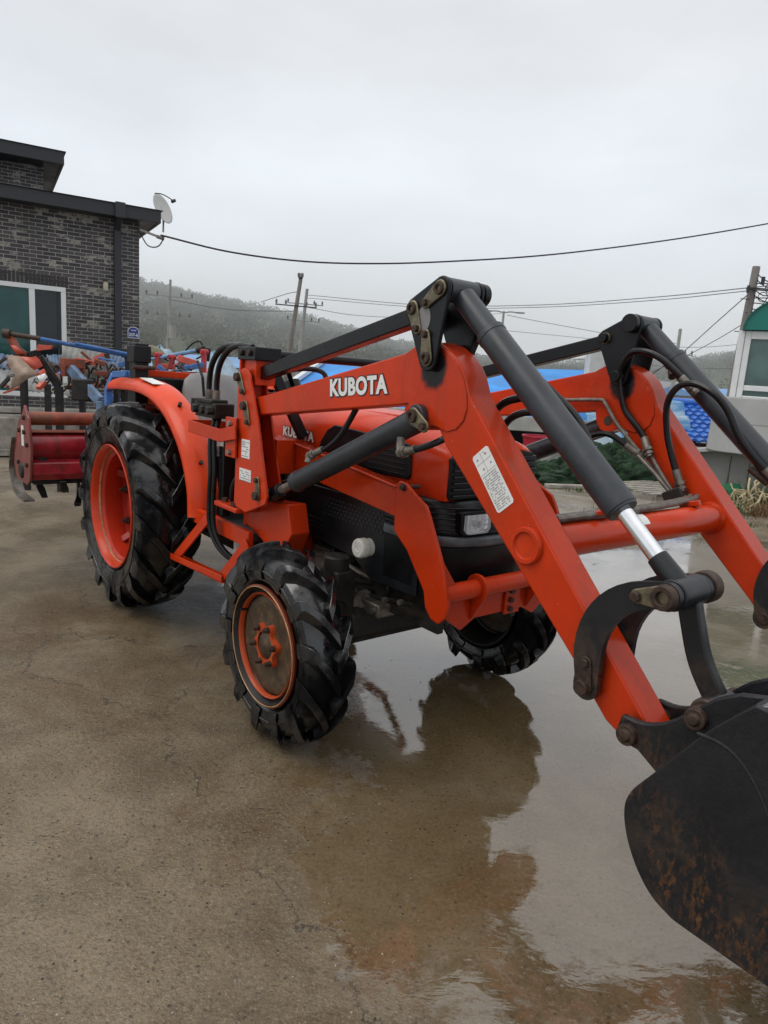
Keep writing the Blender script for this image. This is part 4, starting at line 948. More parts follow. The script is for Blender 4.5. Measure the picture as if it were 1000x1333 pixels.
# ================================================================== THE SETTING
def ground_mat():
    m = N('wet_concrete'); v = m.pos(); x, y, z = m.sep(v)
    warp = m.noise(v, .8, 4, .6, .0, True)
    big = m.noise(v, .42, 6, .58, .3); med = m.noise(v, 1.7, 8, .66, .4); fine = m.noise(v, 14, 8, .72); grit = m.noise(v, 120, 3, .6)
    # how wet: a water film to the right of the front wheel, rough damp concrete to the left and near the camera
    bias = m.math('ADD', m.math('MULTIPLY', x, .40), m.math('MULTIPLY', m.math('SUBTRACT', y, 1.35), .10))
    far = m.step(y, 5.5, 8.5, 0, .55)
    wetv = m.math('ADD', m.math('SUBTRACT', m.math('MINIMUM', bias, .34), far), m.math('MULTIPLY', m.math('SUBTRACT', big, .5), 1.3))
    wetv = m.math('ADD', wetv, m.math('MULTIPLY', m.math('SUBTRACT', med, .5), .9))
    wetv = m.math('ADD', wetv, m.math('MULTIPLY', m.math('SUBTRACT', fine, .5), .35))
    film = m.step(wetv, -.06, .12)
    damp = m.step(wetv, -.75, .0)
    # concrete colours
    c = m.mix(m.step(med, .32, .68), (.100, .068, .034), (.220, .170, .104))
    br = m.math('MULTIPLY', m.step(m.noise(v, .9, 7, .68, .6), .48, .66), m.step(y, 6.5, 3.5))
    c = m.mix(m.math('MULTIPLY', br, .8), c, (.105, .058, .020))
    rusty = m.math('MULTIPLY', m.step(m.noise(v, 1.35, 6, .7, .3), .60, .72), .55)
    c = m.mix(rusty, c, (.105, .052, .018))
    c = m.mix(m.math('MULTIPLY', m.step(fine, .5, .75), .5), c, (.06, .052, .042))
    c = m.mix(m.math('MULTIPLY', m.step(m.noise(v, 5, 8, .75, .5), .57, .75), .55), c, (.055, .043, .028))
    st1 = m.noise(m.mapv(v, (1, 1, 1), (3.1, 7.7, 0)), .75, 7, .7, .8)
    c = m.mix(m.math('MULTIPLY', m.step(st1, .54, .70), .6), c, (.050, .030, .013))
    st2 = m.noise(m.mapv(v, (1, 1, 1), (11.3, 2.1, 0)), 1.0, 7, .72, .5)
    c = m.mix(m.math('MULTIPLY', m.step(st2, .56, .70), .45), c, (.27, .24, .185))
    # aggregate grains, pale and dark
    g = m.vor(v, 150, 'F1', 'Color'); gx = m.sep(g)[0]; gd = m.vor(v, 150)
    grain = m.math('MULTIPLY', m.step(gx, .86, .90), m.step(gd, .42, .25))
    c = m.mix(m.math('MULTIPLY', grain, .6), c, (.32, .27, .19))
    pit = m.noise(v, 70, 6, .8)
    c = m.mix(m.step(pit, .50, .66, 0, .75), c, (.045, .034, .020)); c = m.mix(m.step(pit, .48, .36, 0, .5), c, (.25, .215, .16))
    g2 = m.sep(m.vor(v, 60, 'F1', 'Color'))[1]; gd2 = m.vor(v, 60)
    c = m.mix(m.math('MULTIPLY', m.math('MULTIPLY', m.step(g2, .88, .92), m.step(gd2, .38, .2)), .75), c, (.028, .024, .018))
    # far, less soaked yard is paler
    dry = m.math('MULTIPLY', m.step(y, 5.5, 10), m.step(m.noise(v, .5, 5, .6, .4), .35, .6))
    c = m.mix(m.math('MULTIPLY', dry, .8), c, (.30, .265, .215))
    # cracks
    wv = m.new('ShaderNodeVectorMath', operation='ADD'); m.link(v, wv.inputs[0])
    sc = m.new('ShaderNodeVectorMath', operation='SCALE'); m.link(m.noise(v, 2.6, 6, .65, 0, True), sc.inputs[0]); sc.inputs['Scale'].default_value = .55; m.link(sc.outputs[0], wv.inputs[1])
    e = m.vor(wv.outputs[0], .42, 'DISTANCE_TO_EDGE')
    crack = m.math('MULTIPLY', m.step(e, .0030, .0008), m.step(m.noise(v, 1.1, 3), .45, .53))
    c = m.mix(m.math('MULTIPLY', crack, .75), c, (.022, .018, .013))
    # muddy water lies over the concrete
    c = m.mix(m.math('MULTIPLY', film, .45), c, (.118, .080, .036))
    rough = m.math('ADD', m.math('MULTIPLY', m.math('ADD', m.step(fine, .3, .7, -.05, .12), m.step(m.noise(v, 1.15, 5, .6, .5), .40, .58, .13, .46)), m.math('SUBTRACT', 1., film)), m.math('MULTIPLY', film, .018))
    rough = m.math('ADD', rough, m.math('MULTIPLY', m.math('MULTIPLY', crack, m.math('SUBTRACT', 1., film)), .2))
    # relief: grainy concrete outside the film, soft wind ripples on it
    h = m.math('ADD', m.math('MULTIPLY', fine, .6), m.math('ADD', m.math('MULTIPLY', grit, .35), m.math('MULTIPLY', med, 1.)))
    bs = m.math('SUBTRACT', 1., m.math('MULTIPLY', film, .985))
    n1 = m.bump(h, m.math('MULTIPLY', bs, .8), .014)
    rip = m.noise(m.mapv(v, (1.0, 1.9, 1), rot=(0, 0, .5)), 9, 3, .5, .6)
    fl = m.noise(m.mapv(v, (1, 1.7, 1), rot=(0, 0, .5)), 16, 7, .78, .4)
    rip = m.math('ADD', rip, m.math('MULTIPLY', m.step(fl, .56, .70), .9))
    near = m.step(y, 2.4, 1.5)
    n2 = m.bump(rip, m.math('MULTIPLY', film, m.math('ADD', .020, m.math('MULTIPLY', near, .035))), .02, n1)
    m.set(Base_Color=c, Roughness=rough, Specular_IOR_Level=m.math('ADD', .36, m.math('MULTIPLY', film, .4)), IOR=1.5, Normal=n2)
    # water film as a clear coat, brighter at grazing angles
    m.set(Coat_Weight=m.math('ADD', .35, m.math('MULTIPLY', film, .6)), Coat_Roughness=m.math('ADD', m.math('MULTIPLY', film, -.185), m.step(m.noise(v, 1.15, 5, .6, .5), .44, .58, .10, .40), clamp=True), Coat_IOR=1.5)
    m.t.links.new(n2, m.p.inputs['Coat Normal'])
    return m.m
b = B()
xs = [-400, -60, -12, -6, 0, 6, 12, 60, 400]; ys = [-30, 0, 6, 14, 40, 90, 420]
for yy in ys:
    for xx in xs: b.v.append((xx, yy, 0.0))
W_ = len(xs)
b.f = [(j*W_+i, j*W_+i+1, (j+1)*W_+i+1, (j+1)*W_+i) for j in range(len(ys)-1) for i in range(W_-1)]
g = b.obj('ground', ground_mat(), recalc=False); tag(g, 'rain-soaked concrete yard stained brown with standing water', kind='structure')

# loose grit washed over the slab
rg0 = random.Random(77); b = B(); b2 = B()
for k in range(1100):
    yy = 1.1+2.6*rg0.random()**1.5; xx = rg0.uniform(-.62, .10)*yy*1.05
    bb_ = b if rg0.random() < .6 else b2; s_ = rg0.choice((.001, .0012, .0015, .002, .0025, .0035)); o = len(bb_.v); hz_ = rg0.uniform(.4, .8)
    a0 = rg0.uniform(0, 6)
    for q in range(5): bb_.v.append((xx+s_*cos(a0+q*1.257)*rg0.uniform(.7, 1.3), yy+s_*sin(a0+q*1.257)*rg0.uniform(.7, 1.3), .0005))
    for q in range(5): bb_.v.append((xx+.6*s_*cos(a0+q*1.257+.3), yy+.6*s_*sin(a0+q*1.257+.3), s_*hz_))
    bb_.f += [(o+q, o+(q+1) % 5, o+5+(q+1) % 5, o+5+q) for q in range(5)]+[tuple(o+5+q for q in range(5))]
o = b.obj('dark_grit', simple('dark_grit_stone', (.03, .025, .018), .5, var=.5, scale=30), None, recalc=False); tag(o, 'dark grit scattered over the wet concrete in the foreground', 'grit', kind='stuff')
o = b2.obj('pale_grit', simple('pale_grit_stone', (.30, .26, .20), .5, var=.4, scale=30), None, recalc=False); tag(o, 'pale grit scattered over the wet concrete in the foreground', 'grit', kind='stuff')

# ---------------------------------------------------------------- brick house (frame: x along the wall, y into the house)
def brick_mat():
    m = N('charcoal_brick'); v = m.oco(); x, y, z = m.sep(v)
    cmb = m.new('ShaderNodeCombineXYZ'); m.link(m.math('ADD', x, y), cmb.inputs[0]); m.link(z, cmb.inputs[1])
    bt = m.new('ShaderNodeTexBrick'); m.link(cmb.outputs[0], bt.inputs['Vector'])
    bt.inputs['Scale'].default_value = 1; bt.inputs['Brick Width'].default_value = .215; bt.inputs['Row Height'].default_value = .069; bt.inputs['Mortar Size'].default_value = .0058; bt.inputs['Mortar Smooth'].default_value = .15
    bt.inputs['Color1'].default_value = (0, 0, 0, 1); bt.inputs['Color2'].default_value = (1, 1, 1, 1); bt.inputs['Mortar'].default_value = (.5, .5, .5, 1); bt.offset = .5
    rnd = m.sep(bt.outputs['Color'])[0]
    c = m.mix(rnd, (.042, .038, .041), (.092, .082, .084))
    stn = m.step(m.noise(m.mapv(v, (1.3, 1.3, .35)), 1, 5, .6), .45, .7)
    blot = m.noise(m.mapv(v, (1.15, 1.15, 2.6)), 1.2, 3, .55, .3)
    sel = m.math('ADD', m.math('MULTIPLY', m.math('SUBTRACT', blot, .5), 1.6), m.math('MULTIPLY', m.math('SUBTRACT', rnd, .5), .42))
    pale = m.step(sel, .17, .22)
    rag = m.step(m.noise(v, 16, 3, .6), .38, .50)
    c = m.mix(m.math('MULTIPLY', pale, rag), c, m.mix(m.noise(v, 22, 4), (.17, .16, .14), (.40, .38, .32)))
    c = m.mix(bt.outputs['Fac'], c, (.34, .33, .31))
    c = m.mix(m.math('MULTIPLY', stn, .45), c, (.035, .033, .032))
    m.set(Base_Color=c, Roughness=.75, Normal=m.bump(m.math('SUBTRACT', 1., bt.outputs['Fac']), .5, .006)); return m.m
M['brick'] = brick_mat()
M['fascia'] = simple('dark_fascia', (.022, .024, .028), .5, var=.25, scale=3, bump=.03)
M['soffit'] = simple('grey_soffit', (.10, .10, .10), .6, var=.15, scale=3)
M['shingle'] = simple('dark_shingle', (.05, .05, .052), .7, var=.4, scale=9, bump=.5)
M['pvc'] = simple('white_pvc', (.72, .73, .73), .35, var=.06, scale=4, dirt=(.5, .5, .48), dirt_amt=.2)
M['conc'] = simple('pale_concrete', (.34, .32, .28), .75, var=.25, scale=4, bump=.25, dirt=(.2, .18, .15), dirt_amt=.5)
M['plinth'] = simple('dark_plinth', (.028, .022, .022), .6, var=.4, scale=5, bump=.1)
def glass(name, col, rough=.06):
    m = N(name); v = m.oco(); m.set(Base_Color=m.mix(m.step(m.noise(v, 1.5, 2), .35, .65), col, tuple(c*.6 for c in col)), Roughness=rough, Specular_IOR_Level=.5, Metallic=0.); return m.m
M['pane_teal'] = glass('teal_window_glass', (.012, .085, .080)); M['pane_dark'] = glass('dark_window_glass', (.014, .020, .024)); M['pane_green'] = glass('green_window_glass', (.10, .17, .155))
HS = thing('brick_house', 'charcoal brick house with dark flat fascia and white framed window', 'house', (-7.31, 13.09, 0), radians(30))
w0, w1, wz0, wz1 = -.72, 1.13, .70, 2.77
b = B(); b.box(-5, w0, 0, .25, .50, 4.25).box(w0, w1, 0, .25, wz1, 4.25).box(w0, w1, 0, .25, .50, wz0).box(w1, 2.47, 0, .25, .50, 4.25).box(2.22, 2.47, .25, 6, .50, 4.25).box(-5, -4.75, .25, 6, .5, 4.25)
WL = b.obj('wall', M['brick'], HS)
b = B()
k = w0
while k < w1+.05: b.box(k, k+.055, -.006, .1, wz1+.002, wz1+.20); k += .068
b.obj('soldier_course', simple('dark_brick', (.045, .04, .042), .75, var=.4, scale=20, bump=.2), WL, bevel=.003)
fr = B()
for (xa, xb, za, zb) in ((w0, w1, wz1-.085, wz1), (w0, w1, wz0, wz0+.09), (w1-.085, w1, wz0+.09, wz1-.085), (w0, w0+.085, wz0+.09, wz1-.085), (.50, .60, wz0+.09, wz1-.085)): fr.box(xa, xb, -.02, .10, za, zb)
WN = fr.obj('window', M['pvc'], HS, bevel=.006)
b = B(); b.box(w0+.085, .50, .045, .06, wz0+.09, wz1-.085); b.obj('pane', M['pane_teal'], WN)
b = B(); b.box(.60, w1-.085, .065, .08, wz0+.09, wz1-.085); b.obj('pane', M['pane_dark'], WN)
b = B(); b.box(.98, 1.02, .03, .07, wz0+.09, wz1-.085); b.obj('sash', M['fascia'], WN)
b = B(); b.box(-5, 2.62, -.36, .02, .40, .50); b.obj('sill_ledge', M['conc'], HS, bevel=.01)
b = B(); b.box(-5, 2.55, -.30, 5.9, 0, .40); b.obj('plinth', M['plinth'], HS)
# eaves, low hipped roof, raised clerestory
b = B(); b.box(-5, 2.80, -.42, -.36, 4.13, 4.36).box(2.74, 2.80, -.36, 6.3, 4.13, 4.36); b.obj('fascia', M['fascia'], HS, bevel=.008)
b = B(); b.box(-5, 2.74, -.36, 6.3, 4.14, 4.16); b.obj('soffit', M['fascia'], HS)
b = B(); b.add([(-5, -.46, 4.362), (2.84, -.46, 4.362), (2.84, 6.4, 4.362), (-5, 6.4, 4.362), (-3, 3, 5.0), (.4, 3, 4.95)], [(0, 1, 5, 4), (1, 2, 5), (2, 3, 4, 5), (3, 0, 4), (3, 2, 1, 0)]); b.obj('roof', M['shingle'], HS, sharp=10)
b = B(); b.box(-5, .98, 2.6, 5.5, 4.4, 5.55); cw = b.obj('upper_wall', M['brick'], HS)
b = B(); b.box(-5, 1.33, 2.0, 2.06, 5.41, 5.66).box(1.27, 1.33, 2.06, 6, 5.41, 5.66).box(-5, 1.27, 2.06, 6, 5.42, 5.44); UF = b.obj('upper_fascia', M['fascia'], HS, bevel=.006)
b = B(); b.add([(-5, 1.96, 5.662), (1.37, 1.96, 5.662), (1.37, 6, 5.662), (-5, 6, 5.662), (-5, 4, 6.0), (-.5, 4, 6.0)], [(0, 1, 5, 4), (1, 2, 5), (2, 3, 4, 5), (3, 2, 1, 0)]); b.obj('upper_roof', M['shingle'], UF, sharp=10)
b = B(); b.box(1.99, 2.12, -.13, -.02, .5, 3.98); b.bar((2.05, -.08, 3.96), (2.05, -.36, 4.16), .12, .10, (1, 0, 0)); b.box(1.96, 2.14, -.50, -.42, 4.10, 4.38)
dp = b.obj('downpipe', M['fascia'], HS, bevel=.01)
b = B()
for z in (1.2, 2.2, 3.2): b.box(1.975, 2.135, -.135, -.0, z, z+.03)
split_obj(b, 'pipe_strap', M['fascia'], dp)
b = B(); b.lathe([(0, .18), (.035, .17), (.05, .12), (.05, 0), (.035, -.02), (0, -.02)], (1.83, -.09, 2.80), n=16, axis='z'); LA = b.obj('wall_lamp', simple('lamp_glass', (.42, .38, .28), .3), HS)
b = B(); b.box(1.81, 1.85, -.06, 0, 2.94, 3.02).cyl((1.83, -.09, 2.96), (1.83, -.09, 3.02), .05, .02); b.obj('lamp_bracket', M['fascia'], LA)
# address plate with its number
b = B(); b.prism([(2.245, 1.94), (2.245, 2.10), (2.29, 2.145), (2.31, 2.16), (2.40, 2.16), (2.42, 2.145), (2.465, 2.10), (2.465, 1.94)], -.022, -.010); AP = b.obj('address_plate', M['pvc'], HS, bevel=.003)
b = B(); b.prism([(2.257, 1.952), (2.257, 2.095), (2.297, 2.137), (2.315, 2.149), (2.395, 2.149), (2.413, 2.137), (2.453, 2.095), (2.453, 1.952)], -.0242, -.022); b.obj('plate_face', simple('address_blue', (.02, .035, .22), .35), AP)
lettering('337-6', (2.272, -.0245, 1.975), (2.438, -.0245, 1.975), .062, (0, -1, 0), AP, (M['white'], M['ink']), .02, .0, 'house_number', False)
b = B()
for i in range(4): b.box(2.315+i*.024, 2.331+i*.024, -.0262, -.0246, 2.085, 2.10)
split_obj(b, 'street_line', M['white'], AP)
# the meter box and service bracket on the corner
b = B(); b.bar((2.47, -.05, 4.02), (2.80, -.12, 3.93), .04, .04); b.cyl((2.78, -.12, 3.93), (2.92, -.14, 3.90), .035); b.obj('cable_bracket', M['steel'], HS)

# satellite dish on the eave
DS = thing('satellite_dish', 'off-white satellite dish above the house eave', 'satellite dish', at(214, 292, 14.4), radians(30))
b = B()
dn = Vector((.62, -.72, .30)).normalized(); dc = Vector((-.06, 0, .27)); du = dn.orthogonal().normalized(); dv = dn.cross(du)
rings = []
for k in range(7):
    r_ = .255*k/6+.002; rings.append([tuple(dc+du*(r_*cos(2*pi*i/32))+dv*(r_*1.12*sin(2*pi*i/32))+dn*(.55*r_*r_)) for i in range(32)])
b.loft(rings, caps=False); dd = b.obj('dish', simple('dish_paint', (.55, .54, .50), .45, var=.08, scale=3), DS)
so = dd.modifiers.new('thick', 'SOLIDIFY'); so.thickness = .008
b = B(); b.tube([(-.02, 0, -.15), (-.02, 0, .1), (-.05, .02, .24)], .018, 8); b.obj('mast', M['steel'], DS)
lo = dc-dv*.30+dn*.05; tip = dc+dn*.34-dv*.05
b = B(); b.tube([tuple(lo), tuple((lo+tip)/2-dv*.05), tuple(tip)], .01, 6); b.cyl(tip-dn*.05, tip+dn*.03, .03); b.obj('feed_arm', M['fascia'], DS)

# ---------------------------------------------------------------- hills with woods
def hillmesh(name, ridge, Y0, Y1, col, base_z=0):
    """ridge: list of world (x, z) at distance Y1; slopes down to Y0"""
    pass
R1 = [(-150, 20), (-110, 26), (-85, 25.5), (-72, 24.3), (-57.5, 22.6), (-49, 21.5), (-40, 19.6), (-32, 17.2), (-25, 16.2), (-17, 15.2), (-10, 14.6), (-2, 12.8), (5.3, 11.6), (14, 9.8), (22.9, 9.2), (32, 9.0), (40, 9.5), (53, 10.0), (63, 10.3), (72, 10.9), (78, 12.0), (83, 13.3), (90, 14.8), (95, 16.3), (110, 18.5), (130, 22), (170, 24), (230, 20)]
def rz(x):
    for i in range(len(R1)-1):
        if R1[i][0] <= x <= R1[i+1][0]:
            t = (x-R1[i][0])/(R1[i+1][0]-R1[i][0]); t = t*t*(3-2*t)*.5+t*.5; return R1[i][1]*(1-t)+R1[i+1][1]*t
    return R1[0][1] if x < R1[0][0] else R1[-1][1]
def hill_h(x, y):
    t = (y-95)/105.; t = max(0, min(1, t)); bump = 1.2*sin(x*.11+y*.07)*sin(y*.05-x*.03)
    return max(-.5, (rz(x*200/max(y, 120))-1.9)*(t**.8)+bump*t-.2)
b = B(); nx, ny = 110, 34
for j in range(ny):
    y = 90+j*6
    for i in range(nx):
        x = -190+i*4.2; hh = hill_h(x, y) if y <= 200 else hill_h(x, 200)*(1-(y-200)/260)
        b.v.append((x, y, hh))
b.f = [(j*nx+i, j*nx+i+1, (j+1)*nx+i+1, (j+1)*nx+i) for j in range(ny-1) for i in range(nx-1)]
hm = N('hill_ground'); v = hm.pos(); hm.set(Base_Color=hm.mix(hm.step(hm.noise(v, .08, 5), .35, .65), (.075, .09, .06), (.11, .115, .08)), Roughness=.95, Specular_IOR_Level=.1)
o = b.obj('hill', hm.m, recalc=False); tag(o, 'hazy wooded hill behind the village', kind='structure')
def wood_mat(name, cs):
    m = N(name); v = m.pos(); n = m.noise(v, .055, 5, .6); n2 = m.noise(v, .9, 3, .6); z = m.sep(v)[2]
    c = m.ramp(n, [(.34, cs[0]), (.5, cs[1]), (.66, cs[2])])
    c = m.mix(m.step(n2, .3, .7, 0, .45), c, tuple(k*.8 for k in cs[0]))
    nn_ = m.new('ShaderNodeVectorMath', operation='SCALE'); m.link(m.new('ShaderNodeNewGeometry').outputs['Normal'], nn_.inputs[0]); nn_.inputs['Scale'].default_value = .35
    na_ = m.new('ShaderNodeVectorMath', operation='ADD'); m.link(nn_.outputs[0], na_.inputs[0]); na_.inputs[1].default_value = (0, -.45, .8)
    no_ = m.new('ShaderNodeVectorMath', operation='NORMALIZE'); m.link(na_.outputs[0], no_.inputs[0])
    m.set(Base_Color=c, Roughness=.95, Specular_IOR_Level=.05, Normal=no_.outputs[0])
    tb = m.new('ShaderNodeBsdfTranslucent'); m.link(c, tb.inputs[0]); mx = m.new('ShaderNodeMixShader'); mx.inputs[0].default_value = .5; m.link(m.p.outputs[0], mx.inputs[1]); m.link(tb.outputs[0], mx.inputs[2]); m.link(mx.outputs[0], m.out.inputs[0]); return m.m
rnd = random.Random(21)
b = B()
def leafball(b, c, r, n, s, rng, flat=.8):
    for _ in range(n):
        a = rng.uniform(0, 2*pi); u_ = rng.uniform(-.6, 1); q = sqrt(max(0, 1-u_*u_)); rr_ = r*rng.uniform(.65, 1.05)
        p = Vector((c[0]+rr_*q*cos(a), c[1]+rr_*q*sin(a), c[2]+rr_*u_*flat))
        d1 = Vector((rng.gauss(0, 1), rng.gauss(0, 1), rng.gauss(0, 1))).normalized()*s*rng.uniform(.6, 1.2); d2 = d1.orthogonal().normalized()*s*rng.uniform(.5, 1.)
        o = len(b.v); b.v += [tuple(p-d1*.6-d2*.3), tuple(p+d1*.5-d2*.6), tuple(p+d1*.7+d2*.4), tuple(p-d1*.2+d2*.8)]; b.f.append((o, o+1, o+2, o+3))
cnt = 0
while cnt < 3600:
    y = rnd.uniform(102, 203); x = rnd.uniform(-.62, .66)*y
    if rnd.random() > .35+.65*((y-95)/105): continue
    h_ = hill_h(x, y)
    if h_ < 1.2 and rnd.random() < .6: continue
    if x > 10 and y < 130 and rnd.random() < .7: continue
    r_ = rnd.uniform(.8, 1.9); leafball(b, (x, y, h_+r_*.6), r_, 40, r_*.22, rnd); cnt += 1
o = b.obj('hillside_wood', wood_mat('hazy_wood', ((.075, .098, .062), (.098, .115, .078), (.13, .135, .098))), recalc=False, sharp=180); tag(o, 'hazy grey-green wood covering the hillside', 'wood', kind='stuff')

# ---------------------------------------------------------------- far village
M['farwall'] = simple('far_pale_wall', (.40, .39, .37), .8, var=.15, scale=.5); M['farblue'] = simple('far_blue_roof', (.16, .30, .52), .6, var=.2, scale=.5); M['farred'] = simple('far_brown_roof', (.22, .15, .12), .7, var=.2, scale=.5); M['fargrey'] = simple('far_grey_roof', (.24, .25, .26), .7, var=.2, scale=.5)
def hut(cx, Y, w, dp, hw, hr, roof, label, rot=0., wall='farwall'):
    H = thing('village_house', label, 'house', (cx, Y, 0), rot, 'houses of the village below the hill')
    b = B(); b.box(-w/2, w/2, -dp/2, dp/2, 0, hw); wl = b.obj('wall', M[wall], H)
    b = B(); b.prism([(-dp/2-.3, hw-.05), (dp/2+.3, hw-.05), (0, hw+hr)], -w/2-.3, w/2+.3, 'x'); b.obj('roof', M[roof], H)
    b = B()
    for k in range(2):
        x = -w/4+k*w/2; b.box(x-.6, x+.6, -dp/2-.03, -dp/2+.05, hw*.4, hw*.75)
    split_obj(b, 'window', M['pane_dark'], H)
p = at(866, 516, 62); hut(p.x, 62, 7, 5, 2.0, .8, 'fargrey', 'low grey roofed house seen past the far loader arm at the hill foot', .2)
p = at(845, 518, 70); hut(p.x, 70, 6, 5, 2.0, .9, 'farred', 'brown roofed house below the hill left of the low grey roofed one', -.1)
p = at(300, 476, 60); hut(p.x, 60, 9, 6, 1.5, .8, 'farblue', 'pale blue roofed barn behind the tractor seat at the hill foot', .1)
p = at(445, 478, 75); hut(p.x, 75, 11, 6, 1.6, .8, 'fargrey', 'long grey roofed shed in the gap over the mast cross tube', 0)
p = at(575, 482, 66); hut(p.x, 66, 9, 6, 2.0, .7, 'farwall', 'pale flat roofed house behind the knee of the near loader arm', 0)
p = at(915, 510, 55); hut(p.x, 55, 5, 5, 1.7, .7, 'farblue', 'small blue roofed house beside the green topped booth', .3)

# ---------------------------------------------------------------- low shed with a bright blue roof
M['bluetarp'] = simple('bright_blue_sheet', (.085, .34, .80), .65, spec=.15, var=.18, scale=1.4, bump=.12)
SHD = thing('blue_roof_shed', 'low farm shed with bright blue sheet roof behind the loader', 'shed')
def quad(pts, name, mat, parent, thick=.04, bevel=0):
    b = B(); n = len(pts); b.add(pts, [tuple(range(n))]); o = b.obj(name, mat, parent, recalc=False); so = o.modifiers.new('t', 'SOLIDIFY'); so.thickness = thick; return o
e0, e1 = at(352, 520, 15.0), at(775, 547, 15.0)
rA, rB = at(418, 473, 18.5), at(775, 482, 18.5)
q = [tuple(e0), tuple(e1), tuple(rB), tuple(rA)]
quad(q, 'roof', M['bluetarp'], SHD)
zb = e1.z
b = B(); b.box(e0.x-.05, e1.x+.1, 14.92, 15.05, zb-.33, zb-.02); b.obj('fascia', simple('grey_white_fascia', (.42, .42, .39), .6, var=.2, scale=2, dirt=(.25, .23, .2), dirt_amt=.4), SHD, bevel=.01)
b = B(); b.box(e0.x, e1.x, 17.5, 18.4, 0, zb-.1); b.box(e0.x, e0.x+.15, 15.05, 17.5, 0, zb-.34)
b.obj('wall', M['plinth'], SHD)
b = B()
for px in (430, 655, 735): 
    x = at(px, 560, 15.2).x; b.box(x-.06, x+.06, 15.1, 15.22, 0, zb-.33)
split_obj(b, 'post', M['conc'], SHD)
b = B(); b.bar(tuple(at(352, 517, 14.9)), tuple(at(420, 470, 18.5)), .12, .10); b.obj('verge', M['pvc'], SHD)
# fallen blue sheets and debris next to the shed
wp = at(768, 520, 16.0)
o = B(); o.box(-.17, .17, -.17, .17, 0, at(768, 455, 16).z); o = o.obj('concrete_post', simple('off_white_post', (.58, .57, .54), .7, var=.15, scale=3, bump=.1), None, bevel=.02); o.location = (wp.x, 16.0, 0); tag(o, 'square off-white post standing behind the far loader arm', 'post')
ps = at(828, 545, 13.0)
o = B(); nn = 14
for j in range(nn):
    for i in range(nn): o.v.append((i/13*2.2-1.1, j/13*.9, .42+.85*(j/13)+.03*sin(i*2.6)+.05*sin(j*1.7+i)))
o.f = [(j*nn+i, j*nn+i+1, (j+1)*nn+i+1, (j+1)*nn+i) for j in range(nn-1) for i in range(nn-1)]
def stripe_mat():
    m = N('striped_sheet'); v = m.oco(); x, y, z = m.sep(v); n = m.noise(m.mapv(v, (.8, 7, 7)), 1, 4, .6, .3)
    m.set(Base_Color=m.mix(m.step(n, .40, .62), (.10, .29, .55), (.42, .52, .58)), Roughness=.45); return m.m
o = o.obj('tarpaulin', stripe_mat(), None); o.location = (ps.x+.1, 12.4, .05); o.rotation_euler = (.15, 0, .3); tag(o, 'blue and white striped tarpaulin sagging over the junk heap', 'tarpaulin')

# ---------------------------------------------------------------- blue tiled house to the right
BT = thing('blue_tile_house', 'low house with blue wavy tile roof beside the pale concrete wall', 'house')
tm = N('blue_roof_tile'); v = tm.oco()
tm.set(Base_Color=tm.mix(tm.step(tm.noise(v, 3, 5), .3, .7), (.025, .11, .42), (.05, .19, .60)), Roughness=.38)
eL, eR = at(838, 577, 12.5), at(946, 575, 12.5); zr0, zr1 = at(900, 575, 12.5).z, at(900, 527, 14.6).z
xa, xb = eL.x, eR.x+.6
b = B(); rows, colsn = 9, 40
for r_ in range(rows):
    y0, y1 = 12.5+2.1*r_/rows, 12.5+2.1*(r_+1)/rows+.04; z0, z1 = zr0+(zr1-zr0)*r_/rows+.045, zr0+(zr1-zr0)*(r_+1)/rows
    o = len(b.v)
    for i in range(colsn+1):
        x = xa+(xb-xa)*i/colsn; w_ = .022*sin(i*2*pi/3.3)
        b.v += [(x, y0, z0+w_-.045), (x, y0, z0+w_), (x, y1, z1+w_)]
    for i in range(colsn): 
        k = o+i*3; b.f += [(k, k+3, k+4, k+1), (k+1, k+4, k+5, k+2)]
b.obj('roof', tm.m, BT, sharp=50)
b = B(); b.cyl((xa-.1, 14.6, zr1+.04), (xb, 14.6, zr1+.04), .085); b.obj('ridge', tm.m, BT)
b = B(); b.box(xa, xb, 12.55, 12.62, zr0-.16, zr0-.02); b.obj('eave_board', simple('brown_eave', (.06, .03, .025), .6), BT)
b = B(); b.box(xa+.2, xb, 12.9, 15.5, 0, zr0-.1); b.obj('wall', M['conc'], BT)

# ---------------------------------------------------------------- pale concrete platform and the green topped booth
Yw = 11.0; TA = radians(-27)
tl_, bl_, m1 = at(921, 521, Yw), at(919, 584, Yw), at(930, 587, Yw); zt_ = at(957, 517, Yw).z; xl = bl_.x
PW = thing('concrete_terrace', 'pale overhanging concrete terrace wall at the right edge', 'wall', (xl, Yw, 0), TA)
def loc_x(u, v):
    # where the ray of a pixel meets the terrace front, measured along it
    d = ray(u, v); n = Vector((-sin(TA), cos(TA))); t = (Vector((xl, Yw)).dot(n))/(d.x*n.x+d.y*n.y)
    return (Vector((d.x*t, d.y*t))-Vector((xl, Yw))).dot(Vector((cos(TA), sin(TA))))
gw = simple('grey_rendered_wall', (.42, .425, .41), .75, var=.12, scale=1.2, bump=.1, dirt=(.22, .22, .2), dirt_amt=.4)
b = B(); b.prism([(0, bl_.z), (.02, zt_), (5.5, zt_), (5.5, bl_.z-.1), (1.2, m1.z-.03), (.13, m1.z)], 0, 2.6); b.obj('upper_slab', gw, PW, bevel=.015)
b = B(); b.bar((-.75, .35, bl_.z-.16), (.12, .30, bl_.z-.005), .5, .05); b.obj('drip_ledge', gw, PW)
b = B(); b.box(.3, 5.4, -.004, .0, zt_-.40, zt_-.392); b.obj('render_joint', M['inkgrey'], PW)
lw = simple('grey_lower_wall', (.26, .26, .24), .75, var=.15, scale=1., bump=.1, dirt=(.13, .13, .11), dirt_amt=.4)
